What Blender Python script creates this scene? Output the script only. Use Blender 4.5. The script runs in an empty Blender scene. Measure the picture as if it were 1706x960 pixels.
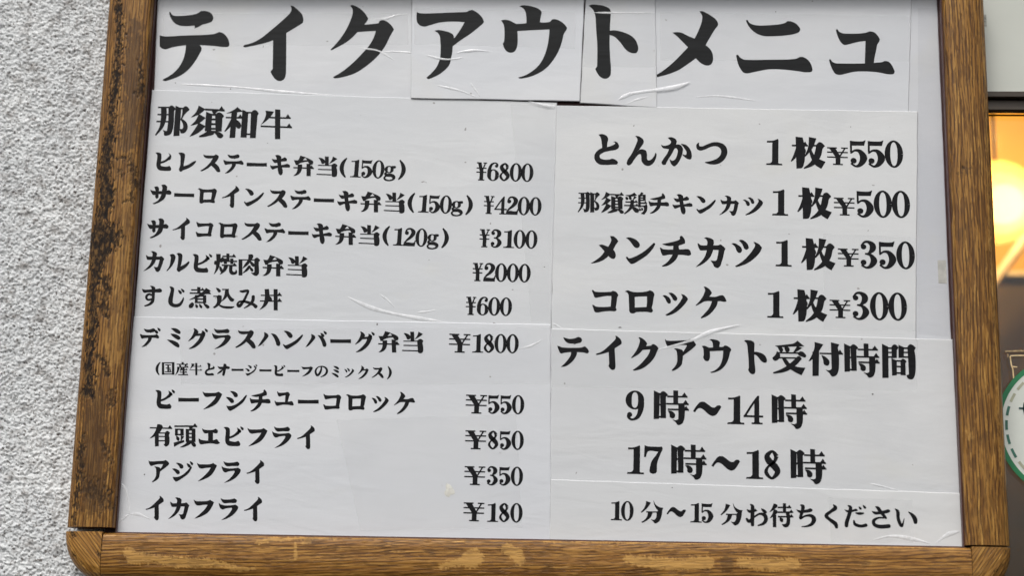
import bpy, bmesh, math, random
import numpy as np
from mathutils import Matrix, Vector
from mathutils.geometry import tessellate_polygon

# ------------------------------------------------------------------ camera, sky, sun, exposure
scene = bpy.context.scene
Z0 = 2.10            # height of the top inner edge of the menu board above the ground
# board coordinates: u to the right, v down, w into the wall (metres), origin = inner top left corner of the frame
def P(u, v, w=0.0):
    return Vector((u, w, Z0 - v))

cam = bpy.data.cameras.new("camera")
cam.sensor_width = 36.0
cam.lens = 2600.0 / 1706.0 * 36.0
cam.clip_start = 0.05
cam.clip_end = 200.0
cam.dof.use_dof = True
cam.dof.focus_distance = 1.53
cam.dof.aperture_fstop = 3.2
camo = bpy.data.objects.new("camera", cam)
scene.collection.objects.link(camo)
RIGHT = (0.9987690538, -0.0196667340, 0.0455367626)
DOWN = (0.0093941131, 0.9764231059, 0.2156610048)
FWD = (-0.0487044948, -0.2149677602, 0.9754059331)
def b2w(a): return Vector((a[0], a[2], -a[1]))
rx, uy, bz = b2w(RIGHT), -b2w(DOWN), -b2w(FWD)
m = Matrix((rx, uy, bz)).transposed().to_4x4()
m.translation = P(0.4491331, 0.6311647, -1.4901753)
camo.matrix_world = m
scene.camera = camo

world = bpy.data.worlds.new("World")
scene.world = world
world.use_nodes = True
wn = world.node_tree.nodes; wl = world.node_tree.links
bg = wn["Background"]
sky = wn.new("ShaderNodeTexSky")
sky.sky_type = 'NISHITA'
sky.sun_disc = False
SUN_EL, SUN_AZ = math.radians(52), math.radians(200)     # azimuth clockwise from +Y
sky.sun_elevation = SUN_EL
sky.sun_rotation = SUN_AZ
sky.dust_density = 4.0
hs = wn.new("ShaderNodeHueSaturation")
hs.inputs["Saturation"].default_value = 0.16             # overcast: nearly grey sky
wl.new(sky.outputs[0], hs.inputs["Color"])
wl.new(hs.outputs[0], bg.inputs[0])
bg.inputs[1].default_value = 0.14

sun = bpy.data.lights.new("sun", 'SUN')
sun.energy = 1.1
sun.angle = math.radians(24)
sun.color = (1.0, 0.97, 0.93)
suno = bpy.data.objects.new("sun", sun)
scene.collection.objects.link(suno)
sd = Vector((math.sin(SUN_AZ) * math.cos(SUN_EL), math.cos(SUN_AZ) * math.cos(SUN_EL), math.sin(SUN_EL)))
suno.rotation_euler = sd.to_track_quat('Z', 'Y').to_euler()
suno.location = P(0.4, 0) + sd * 3

scene.view_settings.view_transform = 'Standard'
scene.view_settings.look = 'None'
scene.view_settings.exposure = 0.09
scene.view_settings.gamma = 1.0
try:
    scene.view_settings.use_curve_mapping = False
except Exception:
    pass

# ------------------------------------------------------------------ helpers
def link(o, parent=None):
    scene.collection.objects.link(o)
    if parent is not None:
        o.parent = parent
    return o

def tag(o, label=None, cat=None, group=None, kind=None):
    if label: o["label"] = label
    if cat: o["category"] = cat
    if group: o["group"] = group
    if kind: o["kind"] = kind
    return o

def empty(name, loc, label=None, cat=None, group=None):
    o = bpy.data.objects.new(name, None)
    o.empty_display_size = 0.02
    o.location = loc
    link(o)
    bpy.context.view_layer.update()
    return tag(o, label, cat, group)

def mesh_obj(name, verts, faces, mat, parent=None, smooth=False):
    me = bpy.data.meshes.new(name)
    me.from_pydata([tuple(v) for v in verts], [], faces)
    me.materials.append(mat)
    if smooth:
        me.polygons.foreach_set("use_smooth", [True] * len(me.polygons))
    me.update()
    o = bpy.data.objects.new(name, me)
    link(o, parent)
    if parent is not None:
        o.matrix_parent_inverse = parent.matrix_world.inverted()
    return o

def box(name, u0, u1, v0, v1, w0, w1, mat, parent=None, bev=0.0):
    """box between board coordinates; w0 is the face nearer the viewer"""
    bm = bmesh.new()
    vs = [bm.verts.new(P(u, v, w)) for w in (w0, w1) for (u, v) in ((u0, v0), (u1, v0), (u1, v1), (u0, v1))]
    for f in ((0, 1, 2, 3), (7, 6, 5, 4), (0, 4, 5, 1), (1, 5, 6, 2), (2, 6, 7, 3), (3, 7, 4, 0)):
        bm.faces.new([vs[i] for i in f])
    bmesh.ops.recalc_face_normals(bm, faces=bm.faces)
    if bev:
        bmesh.ops.bevel(bm, geom=bm.edges[:], offset=bev, segments=2, affect='EDGES', profile=0.5)
    me = bpy.data.meshes.new(name)
    bm.to_mesh(me); bm.free()
    me.materials.append(mat)
    o = bpy.data.objects.new(name, me)
    link(o, parent)
    if parent is not None:
        o.matrix_parent_inverse = parent.matrix_world.inverted()
    return o

def grid_mesh(name, X, Y, Z, mat, parent=None, attrs=None, smooth=True):
    """X, Y, Z: 2D arrays of world coordinates"""
    ny, nx = X.shape
    co = np.stack([X, Y, Z], -1).reshape(-1, 3).astype(np.float32)
    idx = np.arange(nx * ny).reshape(ny, nx)
    q = np.stack([idx[:-1, :-1], idx[1:, :-1], idx[1:, 1:], idx[:-1, 1:]], -1).reshape(-1, 4)
    me = bpy.data.meshes.new(name)
    me.vertices.add(len(co)); me.vertices.foreach_set("co", co.ravel())
    me.loops.add(q.size); me.loops.foreach_set("vertex_index", q.ravel().astype(np.int32))
    me.polygons.add(len(q))
    me.polygons.foreach_set("loop_start", (np.arange(len(q)) * 4).astype(np.int32))
    me.polygons.foreach_set("use_smooth", np.full(len(q), smooth))
    me.update(calc_edges=True)
    if attrs:
        for k, a in attrs.items():
            at = me.attributes.new(k, 'FLOAT', 'POINT')
            at.data.foreach_set("value", a.astype(np.float32).ravel())
    me.materials.append(mat)
    o = bpy.data.objects.new(name, me)
    link(o, parent)
    if parent is not None:
        o.matrix_parent_inverse = parent.matrix_world.inverted()
    return o

def band_noise(shape, step, lo, hi, seed, aniso=1.0):
    """band limited noise; wavelengths lo..hi metres on a grid of the given step; aniso stretches along axis 0"""
    r = np.random.default_rng(seed)
    f = np.fft.rfft2(r.standard_normal(shape))
    fy = np.fft.fftfreq(shape[0], step)[:, None] * aniso
    fx = np.fft.rfftfreq(shape[1], step)[None, :]
    k = np.sqrt(fx * fx + fy * fy) + 1e-9
    m_ = np.exp(-(k * lo * 0.8) ** 2) * (1 - np.exp(-(k * hi) ** 2))
    n = np.fft.irfft2(f * m_, s=shape)
    return (n - n.mean()) / (n.std() + 1e-12)

# ------------------------------------------------------------------ materials
class NT:
    def __init__(s, name):
        s.m = bpy.data.materials.new(name); s.m.use_nodes = True
        s.t = s.m.node_tree; s.n = s.t.nodes; s.l = s.t.links
        s.b = s.n["Principled BSDF"]; s.out = s.n["Material Output"]
    def new(s, t, **kw):
        n = s.n.new(t)
        for k, v in kw.items(): setattr(n, k, v)
        return n
    def con(s, a, b): s.l.new(a, b)
    def coord(s, scale=(1, 1, 1), rot=(0, 0, 0), loc=(0, 0, 0)):
        tc = s.new("ShaderNodeNewGeometry")
        a = s.new("ShaderNodeMapping"); a.inputs["Rotation"].default_value = rot
        a.inputs["Location"].default_value = loc
        b = s.new("ShaderNodeMapping"); b.inputs["Scale"].default_value = scale
        s.con(tc.outputs["Position"], a.inputs[0]); s.con(a.outputs[0], b.inputs[0])
        return b.outputs[0]
    def noise(s, vec, scale, detail=4, rough=0.55, dist=0.0):
        n = s.new("ShaderNodeTexNoise")
        n.inputs["Scale"].default_value = scale; n.inputs["Detail"].default_value = detail
        n.inputs["Roughness"].default_value = rough; n.inputs["Distortion"].default_value = dist
        s.con(vec, n.inputs["Vector"]); return n.outputs[0]
    def ramp(s, fac, stops, interp='LINEAR'):
        r = s.new("ShaderNodeValToRGB"); r.color_ramp.interpolation = interp
        e = r.color_ramp.elements
        while len(e) < len(stops): e.new(0.5)
        for i, (p_, c) in enumerate(stops):
            e[i].position = p_
            e[i].color = (c[0], c[1], c[2], 1) if isinstance(c, tuple) else (c, c, c, 1)
        s.con(fac, r.inputs[0]); return r.outputs[0]
    def mix(s, fac, a, b, mode='MIX'):
        n = s.new("ShaderNodeMix", data_type='RGBA', blend_type=mode)
        for v, i in ((fac, 0), (a, 6), (b, 7)):
            if isinstance(v, (int, float)): n.inputs[i].default_value = v
            elif isinstance(v, tuple): n.inputs[i].default_value = (*v, 1)
            else: s.con(v, n.inputs[i])
        return n.outputs[2]
    def math(s, op, a, b=None):
        n = s.new("ShaderNodeMath", operation=op)
        for v, i in ((a, 0), (b, 1)):
            if v is None: continue
            if isinstance(v, (int, float)): n.inputs[i].default_value = v
            else: s.con(v, n.inputs[i])
        return n.outputs[0]
    def bump(s, h, strength, dist):
        n = s.new("ShaderNodeBump"); n.inputs["Strength"].default_value = strength
        n.inputs["Distance"].default_value = dist
        s.con(h, n.inputs["Height"]); s.con(n.outputs[0], s.b.inputs["Normal"])
        return n
    def set(s, **kw):
        for k, v in kw.items():
            i = s.b.inputs[k.replace("_", " ")]
            if isinstance(v, (int, float)): i.default_value = v
            elif isinstance(v, tuple): i.default_value = (*v, 1) if len(v) == 3 else v
            else: s.con(v, i)

def plain(name, col, rough=0.5, spec=0.5, metal=0.0, var=0.12, scale=60, bump=0.0):
    k = NT(name)
    c = k.coord()
    n = k.noise(c, scale, 5)
    lo = tuple(max(0, x * (1 - var)) for x in col); hi = tuple(min(1, x * (1 + var)) for x in col)
    k.set(Base_Color=k.ramp(n, [(0.3, lo), (0.7, hi)]), Roughness=rough, Metallic=metal)
    k.b.inputs["Specular IOR Level"].default_value = spec
    if bump: k.bump(n, bump, 0.001)
    return k.m

def wood_mat(name, angle, base=1.0, seed=0.0, tint=(1, 1, 1), fine=1.0, lines=0.85):
    """old varnished oak; grain runs along world Z when angle is 0, rotated about Y by angle"""
    k = NT(name)
    rot = (0, angle, 0); loc = (seed, seed * 0.7, seed * 1.3)
    def C(a, b): return tuple(x * base * t for x, t in zip((a, b, b), (1, 1, 1)))
    def col(r, g, b): return (r * base * tint[0], g * base * tint[1], b * base * tint[2])
    wob = k.noise(k.coord((6, 6, 6), rot, loc), 1.0, 3)
    # fibres
    g1 = k.noise(k.coord((640, 640, 22), rot, loc), 1.0, 5, 0.65, 0.3)
    g2 = k.noise(k.coord((190, 190, 5.0), rot, loc), 1.0, 4, 0.6, 0.5)
    # open pores: short dark dashes
    po = k.noise(k.coord((560 * fine, 560 * fine, 60 * fine), rot, loc), 1.0, 2, 0.5, 0.5)
    band = k.noise(k.coord((60, 60, 2.2), rot, loc), 1.0, 3, 0.5, 0.4)
    c0 = k.ramp(g1, [(0.32, col(0.15, 0.062, 0.012)), (0.50, col(0.31, 0.155, 0.036)), (0.68, col(0.50, 0.285, 0.085))])
    c1 = k.mix(k.ramp(g2, [(0.46, 0.0), (0.62, 0.55)]), c0, col(0.20, 0.088, 0.018))
    pm = k.math('MULTIPLY', k.ramp(po, [(0.51, 0.0), (0.55, 1.0)]), k.ramp(band, [(0.36, 0.25), (0.56, 1.0)]))
    c2 = k.mix(k.math('MULTIPLY', pm, 0.60), c1, col(0.085, 0.034, 0.008))
    # growth lines: long, wavy, broken dark lines
    cs = k.coord((1, 1, 1), rot, loc)
    sx = k.new("ShaderNodeSeparateXYZ"); k.con(cs, sx.inputs[0])
    wv = k.noise(k.coord((22, 22, 7), rot, loc), 1.0, 3, 0.5, 0.4)
    ph = k.math('ADD', k.math('MULTIPLY', sx.outputs[0], 2200.0), k.math('MULTIPLY', wv, 34.0))
    ln = k.ramp(k.math('SINE', ph), [(0.20, 0.0), (0.70, 1.0)])
    br = k.noise(k.coord((420, 420, 34), rot, loc), 1.0, 3, 0.6)
    lm = k.math('MULTIPLY', ln, k.ramp(br, [(0.40, 0.0), (0.50, 1.0)]))
    c2 = k.mix(k.math('MULTIPLY', lm, lines), c2, col(0.062, 0.024, 0.006))
    # wear painted per vertex: bare = varnish peeled to pale wood, also a painted edge highlight, rot = blackened, decayed wood
    ab = k.new("ShaderNodeAttribute", attribute_name="bare_lit").outputs["Fac"]
    ar = k.new("ShaderNodeAttribute", attribute_name="rot").outputs["Fac"]
    ag = k.new("ShaderNodeAttribute", attribute_name="grime_brown").outputs["Fac"]  # stains on the rails, browner outer edges on the corner blocks
    bare_lit = k.mix(k.ramp(g1, [(0.35, 0.0), (0.65, 1.0)]), col(0.46, 0.26, 0.075), col(0.58, 0.35, 0.12))
    bare_lit = k.mix(k.math('MULTIPLY', pm, 0.35), bare_lit, col(0.16, 0.08, 0.03))
    c3 = k.mix(k.math('MULTIPLY', ab, 0.72), c2, bare_lit)
    rn = k.noise(k.coord((260, 260, 120), rot, loc), 1.0, 6, 0.7)
    rotc = k.ramp(rn, [(0.36, (0.006, 0.004, 0.003)), (0.50, (0.024, 0.012, 0.005)), (0.62, (0.16, 0.085, 0.026))])
    c4 = k.mix(k.math('MULTIPLY', ag, 0.62), c3, (0.065, 0.030, 0.008))
    c5 = k.mix(ar, c4, rotc)
    k.set(Base_Color=c5)
    rr = k.math('ADD', k.math('MULTIPLY', ab, 0.15), k.math('MULTIPLY', ar, 0.35))
    k.set(Roughness=k.math('ADD', rr, k.math('ADD', 0.36, k.math('MULTIPLY', wob, 0.12))))
    k.b.inputs["Specular IOR Level"].default_value = 0.30
    h = k.math('SUBTRACT', k.math('MULTIPLY', g1, 0.6), k.math('MULTIPLY', pm, 0.8))
    h = k.math('ADD', h, k.math('MULTIPLY', k.math('MULTIPLY', rn, ar), 1.6))
    k.bump(h, 0.55, 0.0006)
    return k.m

def paper_mat(name, col, seed, coat=0.55):
    """printed copier paper under clear film: faint stains, wavy film that catches the sky unevenly"""
    k = NT(name)
    s_ = (seed * 3.1, seed, seed * 1.7)
    st = k.noise(k.coord((5, 5, 9), (0, 0.2, 0), s_), 1.0, 6, 0.6, 0.8)
    fi = k.noise(k.coord((60, 60, 300), (0, 0.02, 0), s_), 1.0, 4, 0.6)
    fb = k.noise(k.coord((1500, 1500, 1500), (0, 0, 0), s_), 1.0, 2, 0.5)
    lo = (col[0] * 0.90, col[1] * 0.905, col[2] * 0.915)
    c = k.ramp(st, [(0.32, lo), (0.62, col)])
    bd_ = k.noise(k.coord((2.6, 2.6, 8.5), (0, 0.06, 0), s_), 1.0, 2, 0.5, 0.4)
    c = k.mix(k.ramp(bd_, [(0.40, 0.0), (0.60, 1.0)]), c, (col[0] * 0.90, col[1] * 0.91, col[2] * 0.93))
    yl = k.noise(k.coord((7, 7, 7), (0, 0, 0), (s_[1], s_[2], s_[0])), 1.0, 3, 0.6, 1.0)
    c = k.mix(k.ramp(yl, [(0.60, 0.0), (0.74, 0.35)]), c, (col[0] * 0.97, col[1] * 0.95, col[2] * 0.86))
    c = k.mix(0.03, c, k.ramp(fi, [(0.35, 0.45), (0.65, 0.95)]), 'MULTIPLY')
    c = k.mix(0.05, c, k.ramp(fb, [(0.3, 0.2), (0.7, 1.0)]), 'MULTIPLY')
    # few dirt specks
    sp = k.noise(k.coord((150, 150, 150), (0, 0, 0), s_), 1.0, 1, 0.5)
    c = k.mix(k.ramp(sp, [(0.80, 0.0), (0.82, 0.7)]), c, (0.18, 0.16, 0.14))
    k.set(Base_Color=c, Roughness=0.42)
    k.b.inputs["Specular IOR Level"].default_value = 0.45
    k.b.inputs["Coat Weight"].default_value = coat
    k.b.inputs["Coat Roughness"].default_value = 0.16
    w1 = k.noise(k.coord((5, 5, 17), (0, 0.05, 0), s_), 1.0, 3, 0.5, 0.8)
    w2 = k.noise(k.coord((16, 16, 60), (0, -0.10, 0), s_), 1.0, 3, 0.5, 0.8)
    h = k.math('ADD', w1, k.math('MULTIPLY', w2, 0.35))
    bn = k.new("ShaderNodeBump"); bn.inputs["Strength"].default_value = 0.6; bn.inputs["Distance"].default_value = 0.0016
    k.con(h, bn.inputs["Height"])
    k.con(bn.outputs[0], k.b.inputs["Coat Normal"])
    bn2 = k.new("ShaderNodeBump"); bn2.inputs["Strength"].default_value = 0.45; bn2.inputs["Distance"].default_value = 0.0016
    k.con(h, bn2.inputs["Height"])
    k.con(bn2.outputs[0], k.b.inputs["Normal"])
    return k.m

def ink_mat(name, col=(0.004, 0.004, 0.005), coat=0.03):
    k = NT(name)
    n = k.noise(k.coord((14, 14, 260)), 1.0, 4, 0.6)
    k.set(Base_Color=k.ramp(n, [(0.35, tuple(x * 0.75 for x in col)), (0.7, tuple(x * 1.9 for x in col))]), Roughness=0.5)
    k.b.inputs["Specular IOR Level"].default_value = 0.15
    k.b.inputs["Coat Weight"].default_value = coat
    k.b.inputs["Coat Roughness"].default_value = 0.12
    w = k.noise(k.coord((9, 9, 55), (0, 0.05, 0)), 1.0, 3, 0.5, 0.5)
    w2 = k.noise(k.coord((30, 30, 200)), 1.0, 3, 0.5, 0.5)
    bn = k.new("ShaderNodeBump"); bn.inputs["Strength"].default_value = 0.6; bn.inputs["Distance"].default_value = 0.0016
    k.con(k.math('ADD', w, k.math('MULTIPLY', w2, 0.3)), bn.inputs["Height"])
    k.con(bn.outputs[0], k.b.inputs["Coat Normal"])
    return k.m

def film_mat(name, fac=0.5, col=(0.93, 0.94, 0.95), sc=120, coat=0.6):
    """crumpled clear film: partly see-through, partly a bright glossy white"""
    k = NT(name)
    k.set(Base_Color=col, Roughness=0.25)
    k.b.inputs["Coat Weight"].default_value = coat
    tr = k.new("ShaderNodeBsdfTransparent")
    mx = k.new("ShaderNodeMixShader")
    n = k.noise(k.coord((sc, sc, sc)), 1.0, 3)
    k.con(k.ramp(n, [(0.3, fac * 0.75), (0.7, min(1, fac * 1.25))]), mx.inputs[0])
    k.con(tr.outputs[0], mx.inputs[1]); k.con(k.b.outputs[0], mx.inputs[2]); k.con(mx.outputs[0], k.out.inputs[0])
    return k.m

def emit_mat(name, col, strength):
    k = NT(name)
    k.set(Base_Color=(0.8, 0.8, 0.8), Emission_Color=col, Emission_Strength=strength)
    return k.m
GLYPHS = {
 'テ':'P-286,-401! -222,-384 -127,-364 30,-385 123,-426! 203,-396 229,-343! 206,-287 97,-252 19,-224! 2,-246! -124,-246 -203,-282|P-445,-153! -404,-148 -340,-118 -120,-108 226,-128 319,-163! 384,-107 433,-29! 403,20 261,-1 88,-3 -85,2 -242,23 -351,42 -401,-36|P-54,-11! -66,98 -141,228 -232,342 -323,430! -199,404 -60,305 46,174 99,45! 88,-19!',
 'イ':'P168,-487! 195,-485 265,-434 317,-378 338,-314 335,-270! 242,-203 145,-136! 159,35 179,319 181,389 165,446 120,473 71,460 27,415 -4,364! 1,345 17,328! 8,182 -7,-38! -69,-12 -188,24 -281,49 -348,61 -363,48! -351,34 -258,2 -155,-62 -28,-181 110,-321 166,-388 183,-431',
 'ク':'P-182,-454! -162,-466 -85,-439 -13,-384 32,-327 48,-292 36,-262 5,-218! 93,-228 181,-242! 186,-267 226,-283 281,-263 339,-214 369,-165! 351,-128 327,-77 275,53 189,184 75,302 -54,398 -198,455 -305,474 -323,459! -230,396 -103,279 -2,162 85,45 132,-57 151,-141! 45,-132 -70,-120! -113,-64 -190,10 -280,70 -372,122 -379,113! -311,28 -226,-111 -168,-256 -144,-365 -152,-416',
 'ア':'P-449,-435! -417,-404 -309,-390 -37,-408 194,-427 227,-445 261,-453! 331,-412 389,-349 408,-302! 393,-277 250,-143 133,-53 49,21! 24,-57! 69,-94! 125,-189 174,-292! 10,-294 -138,-275 -232,-244 -313,-219 -361,-232 -398,-282|P-187,-168! -147,-181 -64,-172 12,-150 47,-122 57,-79 49,21 48,86 37,172 22,258 -48,346 -139,413 -225,447 -246,431! -195,379 -132,292 -98,191 -94,90 -103,-24 -118,-110 -144,-145',
 'ウ':'P-415,-266! -374,-278 -312,-269 -270,-249 -229,-229! -120,-239 -107,-244! -113,-326 -130,-398 -163,-438 -201,-454! -172,-470 -103,-469 -21,-453 42,-425 71,-390 66,-346 56,-259! 178,-270 204,-299 238,-303 300,-281 357,-239 388,-196! 380,-167 355,-123 332,-7 290,123 228,240 151,335 46,410 -60,453 -154,471 -175,457! -102,433 -23,384 68,295 124,186 159,56 173,-74 176,-168! 20,-156 -210,-135! -200,23 -211,89 -238,133 -278,145 -327,128 -363,79 -379,32! -364,3! -370,-159 -382,-217',
 'ト':'P-246,-457! -208,-473 -126,-473 -44,-456 12,-424 27,-392 26,-232 29,57 41,200 56,343 53,422 30,459 -17,475 -72,451 -107,406 -134,354! -113,320! -120,61 -142,-155 -159,-329 -185,-401|P22,-142! 76,-150 172,-133 268,-95 338,-32 371,46 374,97 357,130 310,139 248,115 192,52 135,-19 79,-67 24,-87!',
 'ュ':'P-316,-393! -300,-405 -280,-378 -235,-354 -170,-350 -16,-358 49,-370 75,-381 100,-389! 152,-377 197,-330 219,-289! 210,-254 190,-226 171,-129 151,-32 145,37! 36,40! 40,-111 44,-260! -28,-250 -106,-228 -170,-208 -215,-203 -254,-233 -286,-294|P-397,-1! -382,-12 -360,18 -324,38 -234,40 36,30 190,15 248,6 273,-8! 318,-3 363,44 388,98 398,127! 382,155 318,161 202,142 36,133 -92,143 -195,171 -272,189 -317,177 -355,121 -381,60',
 'メ':'P141,-410! 216,-412 322,-331 362,-270! 310,-192 252,-82 223,-20! 195,57 99,161! -39,278 -216,358 -380,390! -247,298 -116,187 -8,37! 88,-94! 145,-203 173,-297|P-173,-141! -93,-158 -3,-129 88,-94 223,-20 291,86 296,178 258,234 183,227 99,161! -8,37! -76,-45',
 'ン':'P-401,-371! -335,-388 -185,-351 -64,-261 -23,-169 -61,-107 -136,-99 -196,-150 -273,-256 -334,-323|P-400,194! -370,184 -325,223 -265,221! -87,141 149,-19 296,-161 385,-240 415,-216! 357,-100 210,88 4,246 -173,358 -248,378 -308,330 -369,254',
 'チ':'P115,-435! 145,-467 205,-422 251,-330 251,-253! 162,-220 88,-187 89,-64! 223,-73 298,-84 372,-70 418,6 427,68! 374,94 225,81 69,76! 17,200 -101,326 -249,415 -368,433 -374,418! -250,329 -147,204 -74,73! -193,81 -312,106 -357,110 -403,40 -440,-105! -419,-105 -374,-69 -254,-56 -69,-60! -65,-184! -196,-172 -346,-203 -376,-217! -257,-242 -78,-286 41,-325 116,-373',
 'カ':'P-191,-423! -146,-440 -11,-411 55,-366 50,-211! 199,-215 259,-238 318,-202 393,-126! 364,-48 335,107 291,262 246,386 172,437 98,405 52,313 -8,232! 52,243 141,234 186,110 214,-91! 50,-88! 6,52 -97,209 -246,335 -424,426! -305,306 -187,149 -114,-75! -248,-66 -308,-71 -354,-156 -384,-255! -354,-249 -309,-210 -115,-208! -106,-316 -131,-378',
 'ツ':'P-419,-276! -359,-286 -254,-242 -164,-167 -140,-84 -179,-21 -239,-26 -284,-87 -329,-194|P-216,-373! -150,-390 -45,-340 30,-248 45,-156 0,-118 -60,-138 -90,-199 -135,-291|P194,-339! 269,-315 358,-255 418,-179! 388,-86 269,71 90,230 -119,342 -298,395 -319,377! -149,266 30,92 179,-112 239,-237',
 'コ':'P-380,-320! -359,-329 -313,-290 -208,-271 31,-276 165,-288 210,-311! 300,-282 361,-191! 332,-129 311,39 292,162! 317,237! 279,269 130,266 -78,286 -212,313 -287,302 -324,221 -365,109! -335,108 -275,150 -110,164 158,149! 170,-19 176,-172! 3,-168 -176,-134 -295,-122 -342,-222',
 'ロ':'P-435,-303! -369,-329 -279,-301 -174,-272! -167,187! -121,284! -210,328 -285,312 -316,236! -325,7 -338,-207 -368,-268|P-279,-285! 50,-283 199,-311 258,-337! 349,-299 388,-223! 365,-130 338,54 309,161! 349,252! 311,293 177,277 -181,294! -183,172! 175,149! 188,-4 186,-172! -8,-168 -202,-149!',
 'ッ':'P-366,-191! -316,-202 -210,-149 -150,-58 -158,19 -209,29 -254,-25 -300,-116|P-197,-272! -122,-273 -17,-199 35,-108 0,-52 -60,-69 -106,-151|P156,-239! 237,-214 312,-145 337,-99! 283,-6 136,165 -42,307 -250,382 -286,364! -132,263 46,91 164,-80 193,-157',
 'ケ':'P-202,-466! -151,-458 -31,-368 14,-292! -46,-199 -75,-176! 134,-172 253,-211 328,-216 388,-146 427,-55! 373,-39 254,-58 179,-50! 149,73 46,229 -103,370 -281,450! -290,429! -163,295 -44,139 30,-53! -194,-42 -299,16 -427,86! -427,71! -314,-55 -210,-226 -166,-381',
 'ヒ':'P-391,-385! -281,-398 -154,-343 -130,-244 -130,4! 41,-76 173,-205 223,-296 166,-379! 287,-283 277,-134 164,-55 4,40 -123,79! -118,178 -28,209 166,218 259,180! 344,311 326,376 38,396 -182,364 -274,258 -303,110 -294,-139 -308,-288',
 'レ':'P-401,-410! -267,-424 -141,-369 -117,-270 -132,-20 -138,179! 72,97 253,-33 370,-77 387,-48! 267,115 40,272 -146,353 -236,415 -319,309! -282,184 -282,-65 -312,-288',
 'ス':'P-324,-373! -249,-340 -30,-333 138,-343 206,-390! 334,-310 319,-210 193,-7! 348,112 450,283! 443,367 348,376 215,241 57,98! -122,253 -353,370 -389,346! -177,180 -2,-25 99,-237! -116,-210 -214,-227 -292,-289',
 'キ':'P-243,-431! -123,-450 2,-389 21,-165 61,33 123,205 125,354 68,431 -7,394 -66,261 -94,38 -152,-209 -188,-358|P-375,-277! -301,-254 -107,-251 82,-307 174,-360! 268,-274 258,-213 -4,-164 -241,-107 -319,-179|P-424,9! -350,37 -86,13 152,-30 293,-75! 420,-4 411,71 113,81 -173,131 -313,185 -377,123',
 'ー':'P-431,-70! -10,-64 423,-79! 435,65! 1,70 -419,79!',
 '弁':'P-164,-455! 56,-395! -12,-312 -173,-128 -276,-44! -380,-143! -240,-259|P-423,-244! -203,-238 189,-275! 216,-209! -109,-152 -319,-33!|P49,-381! 229,-321 391,-215 387,-103 314,-78 221,-142 145,-273|P-421,60! 443,64! 447,109! -417,104!|P264,93! 349,-38! 455,104!|P-255,-58! -67,-65! -64,136 -117,294 -240,401 -390,437! -270,299 -239,142|P128,-103! 295,-98! 336,425! 170,431!',
 '当':'P-109,-452! 40,-448! 69,-69! -79,-64!|P-381,-389! -248,-371 -108,-264 -121,-152 -207,-127 -283,-258|P229,-455! 411,-363! 246,-232 86,-137! 188,-297|P-378,-69! 266,-79! 268,-48! -376,-38!|P-365,107! 280,106! 283,142! -362,142!|P-414,323! 297,328! 299,364! -411,358!|P192,-74! 317,-154 442,-74! 404,8! 433,395 362,433 251,415!',
 'サ':'P-477,-181! -401,-144 -230,-130 202,-156 319,-199! 440,-90 419,-15 168,-16 -169,6 -335,37 -417,-59|P-321,-310! -178,-330 -123,-268 -111,4 -106,152 -174,194 -229,132 -241,-140|P-16,-405! 127,-425 217,-354 221,-57 183,142 7,321 -270,444 -311,416! -94,275 7,74 34,-150 34,-298',
 'ル':'P-380,-307! -243,-348 -147,-262 -153,-84 -241,142 -437,393! -448,363! -348,168 -325,-55 -327,-211|P-92,-375! 15,-401 131,-339 150,-272 140,-5 113,174! 279,79 442,-60! 480,-26! 375,165 171,327 68,397 -28,312! -5,89 -8,-178 -27,-289',
 '焼':'P-418,-409! -251,-415! -245,-192 -256,31 -297,211 -440,438! -385,214 -382,-98|P-458,-117! -382,-98 -388,27 -459,16|P-143,-285! -70,-198 -190,-69! -254,-147|P-242,98! -121,227 -133,339 -204,274|P10,-447! 115,-444! 143,-125! 38,-122!|P-149,-347! 386,-357! 389,-321! -146,-312!|P247,-334! 312,-437! 398,-325!|P-166,-146! 460,-155! 463,-119! -163,-110!|P-77,-229! 29,-226! 46,-24! -59,-20!|P194,-239! 300,-236! 317,-34! 212,-30!|P-138,32! 454,24! 457,59! -135,67!|P314,47! 379,-55! 465,56!|P-35,55! 83,50 54,221 -189,443! -84,248|P184,47! 302,43! 309,278 370,329 443,309 462,228! 504,360 421,416 290,421 210,349',
 '肉':'P-463,-229! -313,-225! -256,446! -405,451!|P-401,-227! 278,-242! 281,-206! -398,-191!|P198,-252! 294,-323 434,-216! 383,-147 424,363 335,447 237,428 105,317! 194,327 248,294!|P-68,-444! 122,-429 82,-226 -94,26 -268,152! -179,-38 -71,-221|P11,-179! 159,-95 232,-8 194,60 79,-3|P-29,23! 60,34 -34,224 -251,356! -125,183|P42,88! 183,194 167,270 75,220',
 'す':'P-467,-294! -333,-267 -71,-285 189,-317 275,-342! 379,-257 355,-190 -16,-168 -235,-160 -365,-142|P-139,-438! -19,-429 73,-379 84,-136 96,85 69,263 -93,401 -287,439 -311,409! -123,314 -27,178 -22,1 -47,-264 -70,-361|S-13,-44,61 -140,-84,70 -243,-14,79 -245,97,70 -160,160,61 -10,124,70',
 'じ':'P-312,-432! -193,-423 -121,-364 -120,-107 -130,115 -107,269 7,309 155,260 235,169 307,2! 334,55 306,232 189,391 19,441 -160,404 -279,297 -313,122 -273,-101 -250,-324|P61,-290! 141,-284 224,-185 199,-127 125,-168|P179,-348! 255,-332 337,-247 310,-201 241,-243',
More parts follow.
